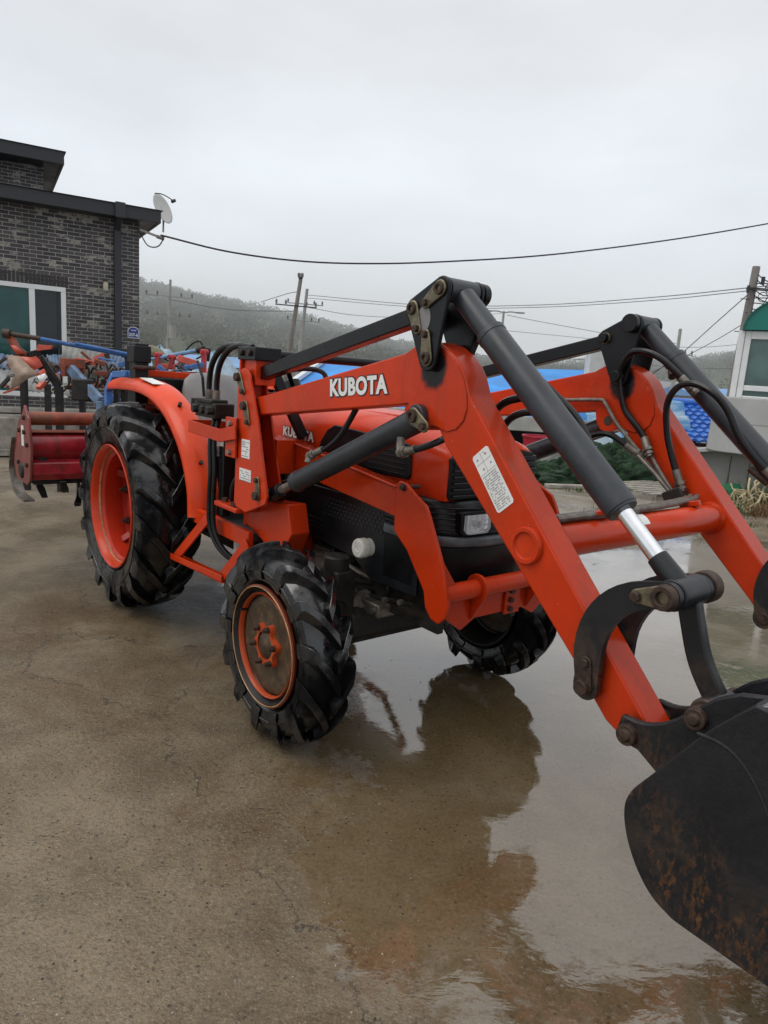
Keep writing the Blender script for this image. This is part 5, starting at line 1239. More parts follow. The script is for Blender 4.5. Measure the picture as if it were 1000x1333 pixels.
b = B(); b.box(-.9, 5.5, .32, .6, 0, bl_.z-.02); LW = b.obj('lower_wall', lw, PW)
b = B()
for px in (940, 966, 990):
    x = loc_x(px, 600)+.12; b.box(x-.006, x+.006, .314, .33, 0, bl_.z-.1)
split_obj(b, 'panel_joint', M['fascia'], LW)
BO = thing('sentry_booth', 'white framed glass booth with green barrel roof on the terrace', 'booth', (xl, Yw, 0), TA)
bx0 = loc_x(958, 517)-.10; bz1 = at(974, 430, Yw-.1).z; yb = .12; wb = 2.2
b = B()
b.box(bx0, bx0+.18, yb, yb+.1, zt_, bz1); b.box(bx0+.18, bx0+wb, yb, yb+.1, bz1-.12, bz1); b.box(bx0+.18, bx0+wb, yb+.01, yb+.09, zt_+.11, zt_+.19); b.box(bx0+.18, bx0+wb, yb+.0, yb+.1, zt_, zt_+.03); b.box(bx0, bx0+.1, yb+.1, yb+1.8, zt_, zt_+.2); b.box(bx0, bx0+.1, yb+.1, yb+1.8, bz1-.12, bz1); b.box(bx0+.9, bx0+1., yb, yb+.1, zt_+.19, bz1-.12); b.box(bx0+wb-.1, bx0+wb, yb, yb+.1, zt_+.19, bz1-.12)
bf = b.obj('booth_frame', M['pvc'], BO, bevel=.008)
b = B(); b.box(bx0+.085, bx0+.098, yb-.003, yb+.0, zt_, bz1); b.obj('frame_joint', M['inkgrey'], bf)
b = B(); b.box(bx0+.18, bx0+wb, yb+.04, yb+.055, zt_+.19, bz1-.12); b.box(bx0+.18, bx0+wb, yb+.04, yb+.055, zt_+.03, zt_+.11); b.obj('pane', M['pane_green'], BO)
b = B(); b.box(bx0+.03, bx0+.045, yb+.1, yb+1.8, zt_+.2, bz1-.12); b.obj('side_pane', M['pane_green'], BO)
b = B(); b.box(bx0, bx0+wb, yb+1.8, yb+1.85, zt_, bz1-.02); b.obj('back_wall', M['pane_green'], BO)
gm = simple('green_roof', (.0, .16, .125), .35, var=.12, scale=2)
rr_ = .72; hh_ = .5
b = B(); b.prism([(bx0+.06+rr_-rr_*cos(pi*i/20), bz1+.01+hh_*sin(pi*i/20)) for i in range(21)], yb-.08, yb+1.9); b.obj('roof', gm, BO)
b = B(); b.prism([(bx0+.06+rr_-(rr_+.02)*cos(pi*i/20), bz1+.01+(hh_+.02)*sin(pi*i/20)) for i in range(21)]+[(bx0+.06+rr_-(rr_)*cos(pi*i/20), bz1+.01+(hh_)*sin(pi*i/20)) for i in range(20, -1, -1)], yb-.11, yb+1.92); b.obj('roof_rim', simple('green_trim', (.0, .11, .09), .4), BO)

# ---------------------------------------------------------------- utility poles and wires
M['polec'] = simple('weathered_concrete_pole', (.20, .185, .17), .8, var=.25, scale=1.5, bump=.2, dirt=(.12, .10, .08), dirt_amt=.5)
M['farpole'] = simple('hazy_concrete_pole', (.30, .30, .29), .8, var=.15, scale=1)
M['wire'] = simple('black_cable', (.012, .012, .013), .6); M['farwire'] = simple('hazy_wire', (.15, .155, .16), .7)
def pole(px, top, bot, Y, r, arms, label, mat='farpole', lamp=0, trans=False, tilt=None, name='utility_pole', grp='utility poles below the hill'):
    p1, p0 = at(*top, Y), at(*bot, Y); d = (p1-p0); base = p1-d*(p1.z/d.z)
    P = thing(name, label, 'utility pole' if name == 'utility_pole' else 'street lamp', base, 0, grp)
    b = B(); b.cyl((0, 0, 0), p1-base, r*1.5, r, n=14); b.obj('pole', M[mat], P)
    ax_ = (p1-base).normalized()
    for k, (f, w, ang) in enumerate(arms):
        c = (p1-base)-ax_*f; dx = Vector((cos(ang), sin(ang), 0))
        b = B(); b.bar(c-dx*w+Vector((0, -r, 0)), c+dx*w+Vector((0, -r, 0)), .06, .06); ca = b.obj('crossarm', M['fascia'] if mat == 'polec' else M[mat], P)
        b = B()
        for t in (-.95, -.5, .5, .95): b.lathe([(0, 0), (.06, .02), (.05, .1), (.07, .14), (.03, .24), (0, .25)], tuple(c+dx*(w*t)+Vector((0, -r, .04))), n=8, axis='z')
        split_obj(b, 'insulator', M['farwire'], ca)
    if trans:
        b = B(); c = (p1-base)-ax_*3.1+Vector((.28, -.1, 0)); b.cyl(c-Vector((0, 0, .4)), c+Vector((0, 0, .4)), .22, n=14); b.obj('transformer', M[mat], P)
    if lamp:
        for sgn in ((-1, 1) if lamp == 2 else (1,)):
            c = (p1-base)-ax_*.1; b = B(); b.tube([tuple(c), tuple(c+Vector((sgn*.5, -.05, .08))), tuple(c+Vector((sgn*.95, -.1, .03)))], .045, 6); la = b.obj('lamp_arm', M[mat], P)
            b = B(); e = c+Vector((sgn*1.15, -.12, .0)); b.loft([[(e.x+sgn*dx_, e.y+w*.6, e.z+zz) for w, zz in ((-.1, .0), (.1, .0), (.07, .09), (-.07, .09))] for dx_ in (-.28, .28)]); b.obj('lamp_head', M['farwire'], la)
    return P
pole(0, (392, 360), (376, 462), 40, .105, ((1.6, 1.15, .25), (.1, .12, 0)), 'tallest leaning utility pole with twin crossarms over the tractor hood', 'polec', trans=False)
pole(0, (400, 376), (390, 462), 48, .10, ((1.0, 1.2, .25), (2.1, 1.1, .25)), 'paler utility pole close behind the tallest leaning pole')
pole(0, (222, 364), (218, 460), 44, .07, ((1.0, 1.4, .3), (2.2, 1.3, .3)), 'utility pole with transformer can just right of the brick house', trans=True)
pole(0, (656, 405), (652, 450), 50, .075, (), 'twin headed street lamp rising behind the near tilt cylinder', lamp=2, name='street_lamp', grp='street lamps')
pole(0, (886, 428), (876, 500), 46, .10, ((1.6, 1.0, .1), (2.2, .8, .1)), 'slim pole with lamps behind the far tilt cylinder', lamp=0)
pole(0, (430, 440), (428, 470), 70, .09, (), 'short thin pole under the levelling bar of the near arm')
RP = pole(0, (985, 347), (966, 446), 25, .125, (), 'thick weathered pole tangled with wires behind the booth', 'polec')
b = B(); rp = random.Random(4)
rt = at(985, 347, 25)-RP.location
for i in range(9):
    z0 = rt.z-.25-i*.16; b.tube([(rt.x-.02*i, -.1, z0), (rt.x+.35, -.15, z0-.15+rp.uniform(-.15, .2)), (rt.x+.7, -.2, z0-.1+rp.uniform(-.2, .2)), (rt.x+1.4, -.3, z0+rp.uniform(-.1, .25))], .018, 5)
for k in range(4):
    c = (rt.x+rp.uniform(.2, .8), -.15, rt.z-.4-k*.3); b.tube([(c[0]+.16*cos(a*.9), c[1], c[2]+.16*sin(a*.9)) for a in range(8)], .015, 5)
b.obj('wire_tangle', M['wire'], RP)
b = B(); b.box(rt.x-.3, rt.x+.55, -.24, -.14, rt.z-.80, rt.z-.72); b.cyl((rt.x+.2, -.2, rt.z-.6), (rt.x+.2, -.2, rt.z-.35), .06); b.cyl((rt.x-.25, -.2, rt.z-.9), (rt.x-.25, -.2, rt.z-.66), .05); b.obj('pole_hardware', M['fascia'], RP)
b = B()
for k in range(4):
    p = Vector((0, 0, 0))+(rt)*(.55+.09*k); b.cyl(p+Vector((-.38 if k % 2 else .1, -.1, 0)), p+Vector((0 if k % 2 else .42, -.1, 0)), .014, n=6)
split_obj(b, 'step_bolt', M['fascia'], RP)

def wire(pts, r, label, mat='farwire', name='power_line', grp=None, sm=6):
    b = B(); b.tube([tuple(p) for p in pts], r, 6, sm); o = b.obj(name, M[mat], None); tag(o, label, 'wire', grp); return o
wire([at(209, 306, 14.2), at(300, 328, 14.6), at(400, 340.5, 15.2), at(500, 343, 15.8), at(600, 339.5, 16.4), at(700, 333, 17), at(800, 322, 17.8), at(900, 308, 18.5), at(1000, 291, 19.2), at(1060, 279, 19.7)], .017, 'thick black service cable sagging right across the sky from the house', 'wire', 'service_cable')
wire([at(181, 300, 14.1), at(192, 319, 14.1), at(205, 321, 14.15), at(212, 312, 14.2), at(211, 306, 14.2)], .012, 'short drooping cable loop at the corner of the brick house', 'wire', 'cable_loop')
wire([at(401, 384, 45), at(550, 397, 40), at(700, 397, 35), at(850, 387, 30), at(970, 375, 25.2), at(1050, 367, 23)], .017, 'upper of the two parallel lines reaching the thick weathered pole')
wire([at(401, 388, 45), at(550, 400, 40), at(700, 400, 35), at(850, 391, 30), at(970, 379, 25.2), at(1050, 372, 23)], .015, 'lower of the two parallel lines reaching the thick weathered pole')
wire([at(973, 384, 25), at(930, 422, 27), at(886, 461, 30), at(845, 490, 33)], .017, 'dark guy wire sloping steeply left from the thick weathered pole', 'wire')
wire([at(967, 422, 25), at(930, 444, 27), at(888, 466, 30), at(850, 484, 33)], .013, 'thinner wire sloping left below the dark guy wire', 'wire')
wire([at(222, 390, 44), at(300, 403, 43), at(383, 405, 41)], .022, 'wire from the transformer pole to the tallest leaning pole')
wire([at(400, 400, 48), at(470, 411, 55), at(560, 413, 66), at(653, 408, 80)], .02, 'wire running from the paler pole toward the twin lamp')
wire([at(660, 410, 50), at(700, 418, 50), at(760, 429, 50), at(800, 436, 50), at(880, 447, 48)], .018, 'pair-top wire from the twin headed lamp to the slim lamp pole')
wire([at(655, 430, 60), at(760, 440, 60), at(890, 452, 58), at(990, 446, 56)], .018, 'lowest pale wire crossing behind the far knee plate')
wire([at(340, 393, 42), at(375, 382, 41), at(386, 380, 40)], .018, 'short wire dropping left from the top crossarm of the leaning pole')
wire([at(186, 466, 46), at(300, 452, 50), at(420, 462, 60), at(540, 470, 75)], .022, 'wire low across the hillside behind the seat')
wire([at(540, 458, 60), at(640, 463, 60), at(760, 468, 58), at(880, 478, 55), at(960, 480, 52)], .02, 'dark wire along the foot of the right hill', 'farwire')

# ---------------------------------------------------------------- junk on the right
M['net'] = None
nm = N('green_net'); v = nm.oco(); n_ = nm.noise(v, 9, 6, .7, .8); n2_ = nm.noise(v, 40, 3, .6)
nm.set(Base_Color=nm.mix(nm.step(n_, .35, .62), (.006, .016, .010), nm.mix(n2_, (.008, .03, .010), (.028, .085, .022))), Roughness=.8, Normal=nm.bump(n_, .9, .05)); M['net'] = nm.m
from mathutils import noise as mno
def lump(name, loc, size, mat, label, cat, seed, rough=.3, grp=None, rot=0, n=26):
    n = int(n*2)
    b = B(); rg_ = random.Random(seed); ph = [rg_.uniform(0, 6) for _ in range(9)]; vs = []
    m_ = n//2
    for j in range(m_+1):
        e = pi/2*j/m_
        for i in range(n):
            a = 2*pi*i/n
            k = 1+rough*(.35*sin(3*a+ph[0])*cos(2*e+ph[1])+.25*sin(5*a+ph[2]+3*e)+.18*sin(9*a+ph[3]-5*e)+.12*sin(14*a+7*e+ph[4]))
            q = Vector((cos(e)*cos(a), cos(e)*sin(a), sin(e))); k += rough*.75*mno.turbulence(q*3.2+Vector((seed*1.7, 0, 0)), 4, True)-rough*.3
            vs.append((size[0]*q.x*k, size[1]*q.y*k, size[2]*q.z*k))
    b.add(vs, [(j*n+i, j*n+(i+1)%n, (j+1)*n+(i+1)%n, (j+1)*n+i) for j in range(m_) for i in range(n)])
    o = b.obj(name, mat, None, recalc=False, sharp=80); o.location = loc; o.rotation_euler = (0, 0, rot); tag(o, label, cat, grp); return o
p = gr(748, 630); lump('net_heap', (p.x-.2, p.y+.2, 0), (.75, .5, .30), M['net'], 'low spread of dark green netting left of the tilt cylinder', 'netting', 1, .5, n=46)
p = gr(835, 634); lump('net_heap', (p.x-.15, p.y+.5, 0), (.95, .6, .62), M['net'], 'tall heap of dark green netting under the striped tarpaulin', 'netting', 2, .45, n=46)
M['sack'] = simple('grey_sack', (.25, .245, .23), .8, var=.25, scale=5, bump=.4, dirt=(.12, .11, .1), dirt_amt=.5)
for px, py, sz, lb in ((722, 602, (.42, .2, .62), 'grey sack slumped against the shed nearest the red tub'), (742, 604, (.35, .25, .55), 'grey sack standing right of the slumped grey sack')):
    p = at(px, py, 12.6); o = lump('grain_sack', (p.x, 12.6, 0), sz, M['sack'], lb, 'sack', px, .18)
p = at(700, 600, 12.8); RT_ = thing('red_tub', 'red plastic tub beside the grey sacks under the shed roof', 'tub', (p.x, 12.8, 0))
tb = simple('red_plastic', (.42, .012, .03), .4, var=.15); b = B(); b.lathe([(0, .02), (.24, .02), (.26, .0), (.31, .62), (.335, .62), (.335, .65), (.30, .65), (.25, .06), (0, .05)], n=28, axis='z'); b.obj('body', tb, RT_)
M['wood'] = simple('weathered_grey_wood', (.30, .275, .235), .8, var=.3, scale=8, bump=.3, dirt=(.13, .115, .095), dirt_amt=.6)
def pallet(loc, rot, label, tilt=(0, 0), n=8, w=1.15, d=1.0):
    P = thing('pallet', label, 'pallet', loc, rot); P.rotation_euler = (tilt[0], tilt[1], rot)
    b = B(); b
    for k in range(n):
        y = -d/2+k*d/(n-1); b = B(); b.box(-w/2, w/2, y-.042, y+.042, .105, .127); b.obj('slat', M['wood'], P, bevel=.004)
    for x in (-w/2+.05, 0, w/2-.05):
        b = B(); b.box(x-.04, x+.04, -d/2-.04, d/2+.04, .0, .105); b.obj('runner', M['wood'], P, bevel=.004)
    return P
p = gr(868, 647); pallet((p.x-.05, p.y+.25, .0), .35, 'wide weathered pallet lying in front of the netting behind the far arm', (0, -.05))
p = gr(925, 632); pallet((p.x+.05, p.y+.95, .38), .9, 'weathered pallet propped up on the bundle by the lower wall', (.18, .1), 7, .9, .8)
p = gr(920, 645); o = B(); o.box(-.3, .3, -.22, .22, 0, .4); o = o.obj('storage_box', M['sack'], None, bevel=.03); o.location = (p.x+.05, p.y+.95, 0); o.rotation_euler = (0, 0, .5); tag(o, 'grey box under the propped pallet by the lower wall', 'box')
M['bnet'] = simple('navy_net', (.012, .018, .085), .75, var=.4, scale=25, bump=.5)
p = gr(921, 644); lump('rope_bundle', (p.x-.12, p.y+.55, 0), (.30, .30, .56), M['bnet'], 'round navy net bundle in front of the propped pallet', 'bundle', 9, .1)
def plank(px, py, L, rot, label):
    p = gr(px, py); b = B(); b.box(-L/2, L/2, -.07, .07, 0, .06); o = b.obj('plank', M['wood'], None, bevel=.008); o.location = (p.x, p.y, .002); o.rotation_euler = (0, 0, rot); tag(o, label, 'plank')
plank(745, 636, .9, .25, 'short weathered plank in front of the low green netting')
plank(762, 627, .5, -.3, 'pale offcut lying on the ground behind the short weathered plank')
plank(790, 640, .7, .6, 'split pale board lying at the right end of the low netting')
plank(800, 628, .9, -.2, 'weathered board half buried between the two net heaps')
plank(905, 655, .6, .9, 'short board leaning flat beside the wide weathered pallet')
plank(880, 668, 1.5, .05, 'long squared timber lying in front of the wide weathered pallet')
# green rolled mat
p = gr(945, 657); MT = thing('rolled_mat', 'green rolled plastic mat with blue inner end by the wall', 'rolled mat', (p.x-.05, p.y+.15, .16), .55)
b = B(); sp_ = []
for i in range(90):
    a = i*.22; r_ = .045+.0055*a*1.05; sp_.append((r_*cos(a), r_*sin(a)))
o1 = [(-.38, y_, z_) for y_, z_ in sp_]; o2 = [(.38, y_, z_) for y_, z_ in sp_]
b.loft([o1, o2], closed=False); ro = b.obj('mat_roll', simple('green_mat', (.012, .16, .075), .5, var=.25, scale=6), MT, recalc=False); so = ro.modifiers.new('t', 'SOLIDIFY'); so.thickness = .006
b = B(); b.cyl((-.375, 0, 0), (.37, 0, 0), .10, n=24); b.obj('inner_core', simple('blue_core', (.015, .06, .22), .5, var=.3, scale=15), MT)
# straw coloured rope heap
rp = random.Random(8); p = gr(968, 668)
b = B()
for k in range(18):
    c = Vector((p.x+rp.gauss(0, .13), p.y+.1+rp.gauss(0, .12), .10+abs(rp.gauss(0, .15)))); pts = []
    r0_ = rp.uniform(.08, .2); t0 = rp.uniform(0, 6); ax1 = Vector((rp.gauss(0, 1), rp.gauss(0, 1), rp.gauss(0, .8))).normalized(); ax2 = ax1.orthogonal().normalized()
    for j in range(7):
        a = t0+j*.8; q = c+ax1*(r0_*cos(a))+ax2*(r0_*sin(a))+Vector((rp.gauss(0, .02), rp.gauss(0, .02), rp.gauss(0, .02))); q.z = max(.012, q.z); pts.append(q)
    b.tube(pts, rp.uniform(.009, .014), 6, 3)
o = b.obj('rope_heap', simple('straw_rope', (.42, .34, .20), .8, var=.3, scale=20, bump=.3), None); tag(o, 'tangled heap of straw coloured rope beside the green rolled mat', 'rope')
# weeds
M['weed'] = simple('weed_leaf', (.045, .085, .022), .6, var=.5, scale=6); M['dry'] = simple('dry_weed', (.20, .115, .05), .8, var=.4, scale=8); M['moss'] = simple('verge_grass', (.055, .085, .025), .7, var=.5, scale=5)
def blades(name, areas, mat, label, cat, n, hmin, hmax, seed, kind='stuff', wd=.012):
    rg_ = random.Random(seed); b = B()
    for _ in range(n):
        x0_, x1_, y0_, y1_ = rg_.choice(areas); cx_, cy_ = (x0_+x1_)/2, (y0_+y1_)/2
        x, y = rg_.gauss(cx_, (x1_-x0_)/3.6), rg_.gauss(cy_, (y1_-y0_)/3.6); h_ = rg_.uniform(hmin, hmax); a = rg_.uniform(0, 2*pi); l = rg_.uniform(.1, .6)*h_
        d_ = Vector((cos(a), sin(a), 0)); s_ = Vector((-sin(a), cos(a), 0))*rg_.uniform(.6, 1.3)*wd; p0_ = Vector((x, y, -.01))
        b.add([p0_-s_*.5, p0_+s_*.5, p0_+d_*l*.35+Vector((0, 0, h_*.6))+s_*.4, p0_+d_*l*.35+Vector((0, 0, h_*.6))-s_*.4, p0_+d_*l+Vector((0, 0, h_))], [(0, 1, 2, 3), (3, 2, 4)])
    o = b.obj(name, mat, None, recalc=False, sharp=180); tag(o, label, cat, kind=kind); return o
A_ = lambda px, py, wx, wy: (gr(px, py).x-wx, gr(px, py).x+wx, gr(px, py).y-wy, gr(px, py).y+wy)
blades('weed_patch', [A_(987, 655, .35, .3), A_(1000, 650, .35, .4), A_(940, 672, .25, .12)], M['weed'], 'green weeds growing along the foot of the grey wall', 'weeds', 420, .12, .5, 1)
blades('dry_weed_patch', [A_(990, 672, .28, .2), A_(1005, 668, .3, .25)], M['dry'], 'dry brown weeds beside the straw coloured rope heap', 'weeds', 300, .05, .24, 2)
blades('verge_grass', [A_(820, 668, .5, .12), A_(875, 672, .3, .08), A_(960, 684, .3, .1), A_(760, 640, .4, .1), A_(690, 632, .3, .1)], M['moss'], 'short green grass tufts at the edge of the yard', 'grass', 900, .02, .09, 3, wd=.008)
# soil verge under the junk
# ---------------------------------------------------------------- junk on the left: plough, cultivator, corrugated sheets
M['share'] = simple('muddy_plough_steel', (.30, .22, .165), .55, metal=.2, var=.3, scale=8, bump=.2, dirt=(.1, .07, .045), dirt_amt=.6)
M['salmon'] = simple('faded_orange_plate', (.62, .10, .06), .4, var=.2, scale=5, dirt=(.3, .06, .04), dirt_amt=.4)
Yp = 7.6
PG = thing('mouldboard_plough', 'muddy orange mouldboard plough with long blue beam before the house window', 'plough')
def A2(u, v, Y=Yp): return tuple(at(u, v, Y))
b = B(); b.cyl(A2(52, 441, Yp), A2(168, 463, Yp+.5), .023, n=16).cyl(A2(98, 447, Yp+.1), A2(168, 461, Yp+.42), .016); BM = b.obj('beam', M['ablue'], PG)
b = B(); b.cyl(A2(8, 434), A2(53, 441), .026, n=14).cyl(A2(5, 434), A2(14, 435), .05); b.obj('rusty_shank', M['bolt'], BM)
def plate(pts, mat, name, parent, th=.012):
    b = B(); n = len(pts); b.add([A2(*p) for p in pts], [tuple(range(n))]); o = b.obj(name, mat, parent, recalc=False); so = o.modifiers.new('t', 'SOLIDIFY'); so.thickness = th; so.offset = 0; return o
plate([(6, 436, 7.6), (17, 434, 7.6), (25, 451, 7.6), (34, 458, 7.6), (36, 464, 7.6), (22, 462, 7.6), (14, 450, 7.6)], M['trust'], 'leg_plate', PG, .03)
plate([(14, 449, 7.55), (21, 450, 7.55), (32, 460, 7.55), (22, 461, 7.55)], M['salmon'], 'leg_plate', PG, .02)
plate([(10, 462, 7.5), (25, 464, 7.5), (42, 480, 7.45), (52, 486, 7.4), (38, 492, 7.4), (16, 506, 7.4), (14, 497, 7.4), (20, 488, 7.42), (12, 478, 7.45)], M['share'], 'mouldboard', PG)
plate([(25, 464, 7.52), (50, 466, 7.6), (56, 476, 7.6), (42, 484, 7.52)], M['salmon'], 'mouldboard', PG)
plate([(45, 486, 7.4), (57, 480, 7.5), (60, 486, 7.5), (50, 493, 7.4)], M['salmon'], 'share', PG)
plate([(48, 490, 7.38), (58, 486, 7.45), (62, 491, 7.45), (54, 499, 7.38)], M['white'], 'share', PG)
b = B(); b.bar(A2(50, 464, 7.65), A2(77, 503, 7.7), .05, .09); b.bar(A2(77, 503, 7.7), (at(77, 503, 7.7).x, 7.7, 0), .07, .07, (0, 1, 0)); b.bar(A2(36, 462, 7.62), A2(52, 458, 7.7), .04, .06)
b.obj('frame_bar', M['dark'], PG, bevel=.006)
b = B(); b.prism([(0, 0), (.16, .03), (.17, .07), (.02, .07)], -.02, .02); b.v = [tuple(Vector(p)+Vector(A2(48, 457, 7.65))) for p in b.v]; b.obj('adjuster', M['salmon'], PG, bevel=.006)
b = B(); b.bar(A2(80, 472, 7.7), A2(109, 474, 7.9), .08, .10); b.bar(A2(82, 472, 7.7), A2(84, 490, 7.7), .05, .05, (0, 1, 0)); b.bar(A2(107, 472, 7.9), A2(108, 485, 7.9), .05, .05, (0, 1, 0)); b.obj('toolbar', M['trust'], PG, bevel=.006)
b = B(); b.bar(A2(92, 480, 7.7), A2(130, 522, 7.5), .06, .11); b.bar(A2(130, 522, 7.5), (at(130, 522, 7.5).x, 7.5, 0), .06, .06, (0, 1, 0)); b.obj('blue_strut', simple('worn_blue_strut', (.12, .19, .30), .45, var=.4, scale=9, dirt=(.3, .28, .25), dirt_amt=.6), PG, bevel=.008)
b = B(); b.bar(A2(168, 463, Yp+.5), (at(168, 463, Yp+.5).x, Yp+.5, 0), .07, .07, (0, 1, 0)); b.bar(A2(30, 463, 7.65), (at(30, 463, 7.65).x, 7.65, 0), .06, .06, (0, 1, 0)); split_obj(b, 'stand', M['dark'], PG)
b = B(); b.box(-.10, .10, -.06, .06, 0, .24); b.v = [tuple(Vector(p)+Vector(A2(108, 522, 7.6))) for p in b.v]; b.obj('side_box', M['dark'], PG, bevel=.02)

HW = thing('spring_tine_harrow', 'tangle of dark and rust red harrow bars heaped under the blue plough beam', 'harrow')
rh = random.Random(31)
for k in range(56):
    u0, v0 = rh.uniform(2, 162) if k % 3 else rh.uniform(60, 160), rh.uniform(462, 512); u1, v1 = u0+rh.uniform(-28, 28), v0+rh.uniform(-16, 16); Yh = rh.uniform(8.2, 9.2)
    b = B(); b.bar(A2(u0, v0, Yh), A2(u1, v1, Yh+rh.uniform(-.2, .2)), rh.choice((.03, .045, .06)), rh.choice((.02, .035, .05))); b.obj('harrow_bar', [M['dark'], M['trust'], M['bolt'], M['dark'], M['pipe'], M['trust'], M['salmon'], M['ablue']][k % 8], HW, bevel=.004)
for k in range(9):
    u0, v0 = 58+k*12, 478+4*(k % 3); b = B(); q = Vector(A2(u0, v0, 8.6)); b.tube([q, q+Vector((.06, -.05, .07)), q+Vector((.12, -.06, .0)), q+Vector((.09, -.06, -.14)), q+Vector((.0, -.05, -.24))], .012, 6); b.obj('spring_tine', M['bolt'], HW)
for k in range(3):
    u0 = 62+k*45; b = B(); q = Vector(A2(u0, 500, 8.8)); b.bar(q, (q.x, q.y, 0), .06, .06, (0, 1, 0)); b.obj('harrow_leg', M['dark'], HW)
CU = thing('cultivator', 'red and blue cultivator with slim pale blue boom behind the tractor seat', 'cultivator')
Yc = 7.9
b = B(); b.cyl(A2(212, 465, Yc), A2(258, 456, Yc+.1), .024, n=14).cyl(A2(180, 469, Yc), A2(214, 465, Yc), .016); b.obj('boom', simple('pale_blue_boom', (.16, .32, .52), .45, var=.25, scale=10, dirt=(.1, .09, .08), dirt_amt=.4), CU)
b = B(); b.cyl(A2(256, 457, Yc+.1), A2(264, 454, Yc+.1), .035).bar(A2(263, 451, Yc+.1), A2(267, 466, Yc+.1), .07, .05, (0, 1, 0)); b.bar(A2(271, 453, Yc+.1), A2(269, 470, Yc+.1), .06, .04, (0, 1, 0)); b.obj('boom_head', M['dark'], CU, bevel=.006)
for u, v0, v1 in ((206, 462, 492), (224, 465, 480), (266, 458, 484)):
    b = B(); b.bar(A2(u, v0, Yc), A2(u-1, v1, Yc), .05, .07, (0, 1, 0)); b.cyl(tuple(Vector(A2(u, v0, Yc))-Vector((.03, .03, 0))), tuple(Vector(A2(u, v0, Yc))+Vector((.03, .03, 0))), .030); split_obj(b, 'bracket', simple('red_bracket', (.40, .025, .03), .45, var=.3, scale=9, dirt=(.1, .03, .02), dirt_amt=.5) if u == 206 else D.materials['red_bracket'], CU, bevel=.006)
b = B(); b.bar(A2(200, 488, Yc), A2(272, 490, Yc+.1), .09, .09); b.bar(A2(204, 476, Yc), A2(228, 478, Yc), .05, .06); b.bar(A2(232, 466, Yc), A2(258, 474, Yc), .07, .07); b.obj('toolbar', M['salmon'], CU, bevel=.006)
b = B(); b.bar(A2(240, 480, Yc-.1), A2(268, 474, Yc), .05, .06); b.bar(A2(206, 476, Yc-.1), A2(222, 490, Yc-.1), .04, .05); b.bar(A2(230, 484, Yc-.1), A2(240, 492, Yc-.1), .05, .05); b.obj('blue_link', M['ablue'], CU, bevel=.006)
b = B(); b.bar(A2(205, 488, Yc), (at(205, 488, Yc).x, Yc, 0), .07, .07, (0, 1, 0)); b.bar(A2(268, 489, Yc+.1), (at(268, 489, Yc+.1).x, Yc+.1, 0), .07, .07, (0, 1, 0)); split_obj(b, 'stand', M['dark'], CU)
b = B(); b.tube([A2(242, 456, Yc), A2(250, 448, Yc), A2(259, 444, Yc), A2(264, 449, Yc)], .010, 6); b.tube([A2(185, 462, Yc), A2(212, 466, Yc), A2(232, 478, Yc), A2(250, 482, Yc)], .010, 6); b.tube([A2(212, 486, Yc-.1), A2(230, 482, Yc-.1), A2(252, 480, Yc-.1)], .010, 6); b.obj('cable', M['hose'], CU)
rh = random.Random(12)
for k in range(18):
    u0, v0 = rh.uniform(198, 272), rh.uniform(462, 490); u1, v1 = u0+rh.uniform(-20, 20), v0+rh.uniform(-12, 10)
    b = B(); b.bar(A2(u0, v0, Yc+rh.uniform(-.1, .5)), A2(u1, v1, Yc+.3), rh.choice((.02, .035, .05)), rh.choice((.015, .03, .04))); b.obj('cultivator_rod', [M['dark'], M['ablue'], M['dark'], M['trust'], M['salmon'], M['pipe']][k % 6], CU, bevel=.004)
p = at(194, 476, 8.3); o = B(); o.lathe([(.10, -.06), (.20, -.08), (.235, -.06), (.24, 0), (.235, .06), (.20, .08), (.10, .06), (.085, 0)], n=36, axis='x', closed=True); o = o.obj('hose_coil', simple('olive_hose', (.16, .15, .075), .6, var=.3, scale=30, bump=.5), None); o.location = p; o.rotation_euler = (0, 0, radians(70)); tag(o, 'coil of olive hose behind the roll bar post', 'hose coil')
p.z = 0
# a rack that carries the coil
b = B(); zc = at(194, 476, 8.3).z; b.box(-.3, .3, -.16, .16, zc-.30, zc-.243); 
for sx_ in (-1, 1): b.box(sx_*.26-.03, sx_*.26+.03, -.12, .12, 0, zc-.30)
o = b.obj('steel_rack', M['dark'], None); o.location = (p.x, p.y, 0); tag(o, 'dark steel rack under the olive hose coil', 'rack')
# pale blue covers behind the cultivator
cm = simple('pale_blue_sheet', (.30, .40, .48), .5, var=.3, scale=2.5, bump=.2)
for u, v, w_, hh, Y, lb in ((208, 470, .55, .55, 11.0, 'rounded pale blue cover left behind the cultivator'), (278, 470, .75, .42, 11.5, 'rounded pale blue cover right behind the cultivator')):
    p = at(u, v, Y); zt2 = at(u, 454 if u < 250 else 462, Y).z; lump('covered_pile', (p.x, Y, 0), (w_, .8, zt2), cm, lb, 'covered pile', u, .05, n=40)

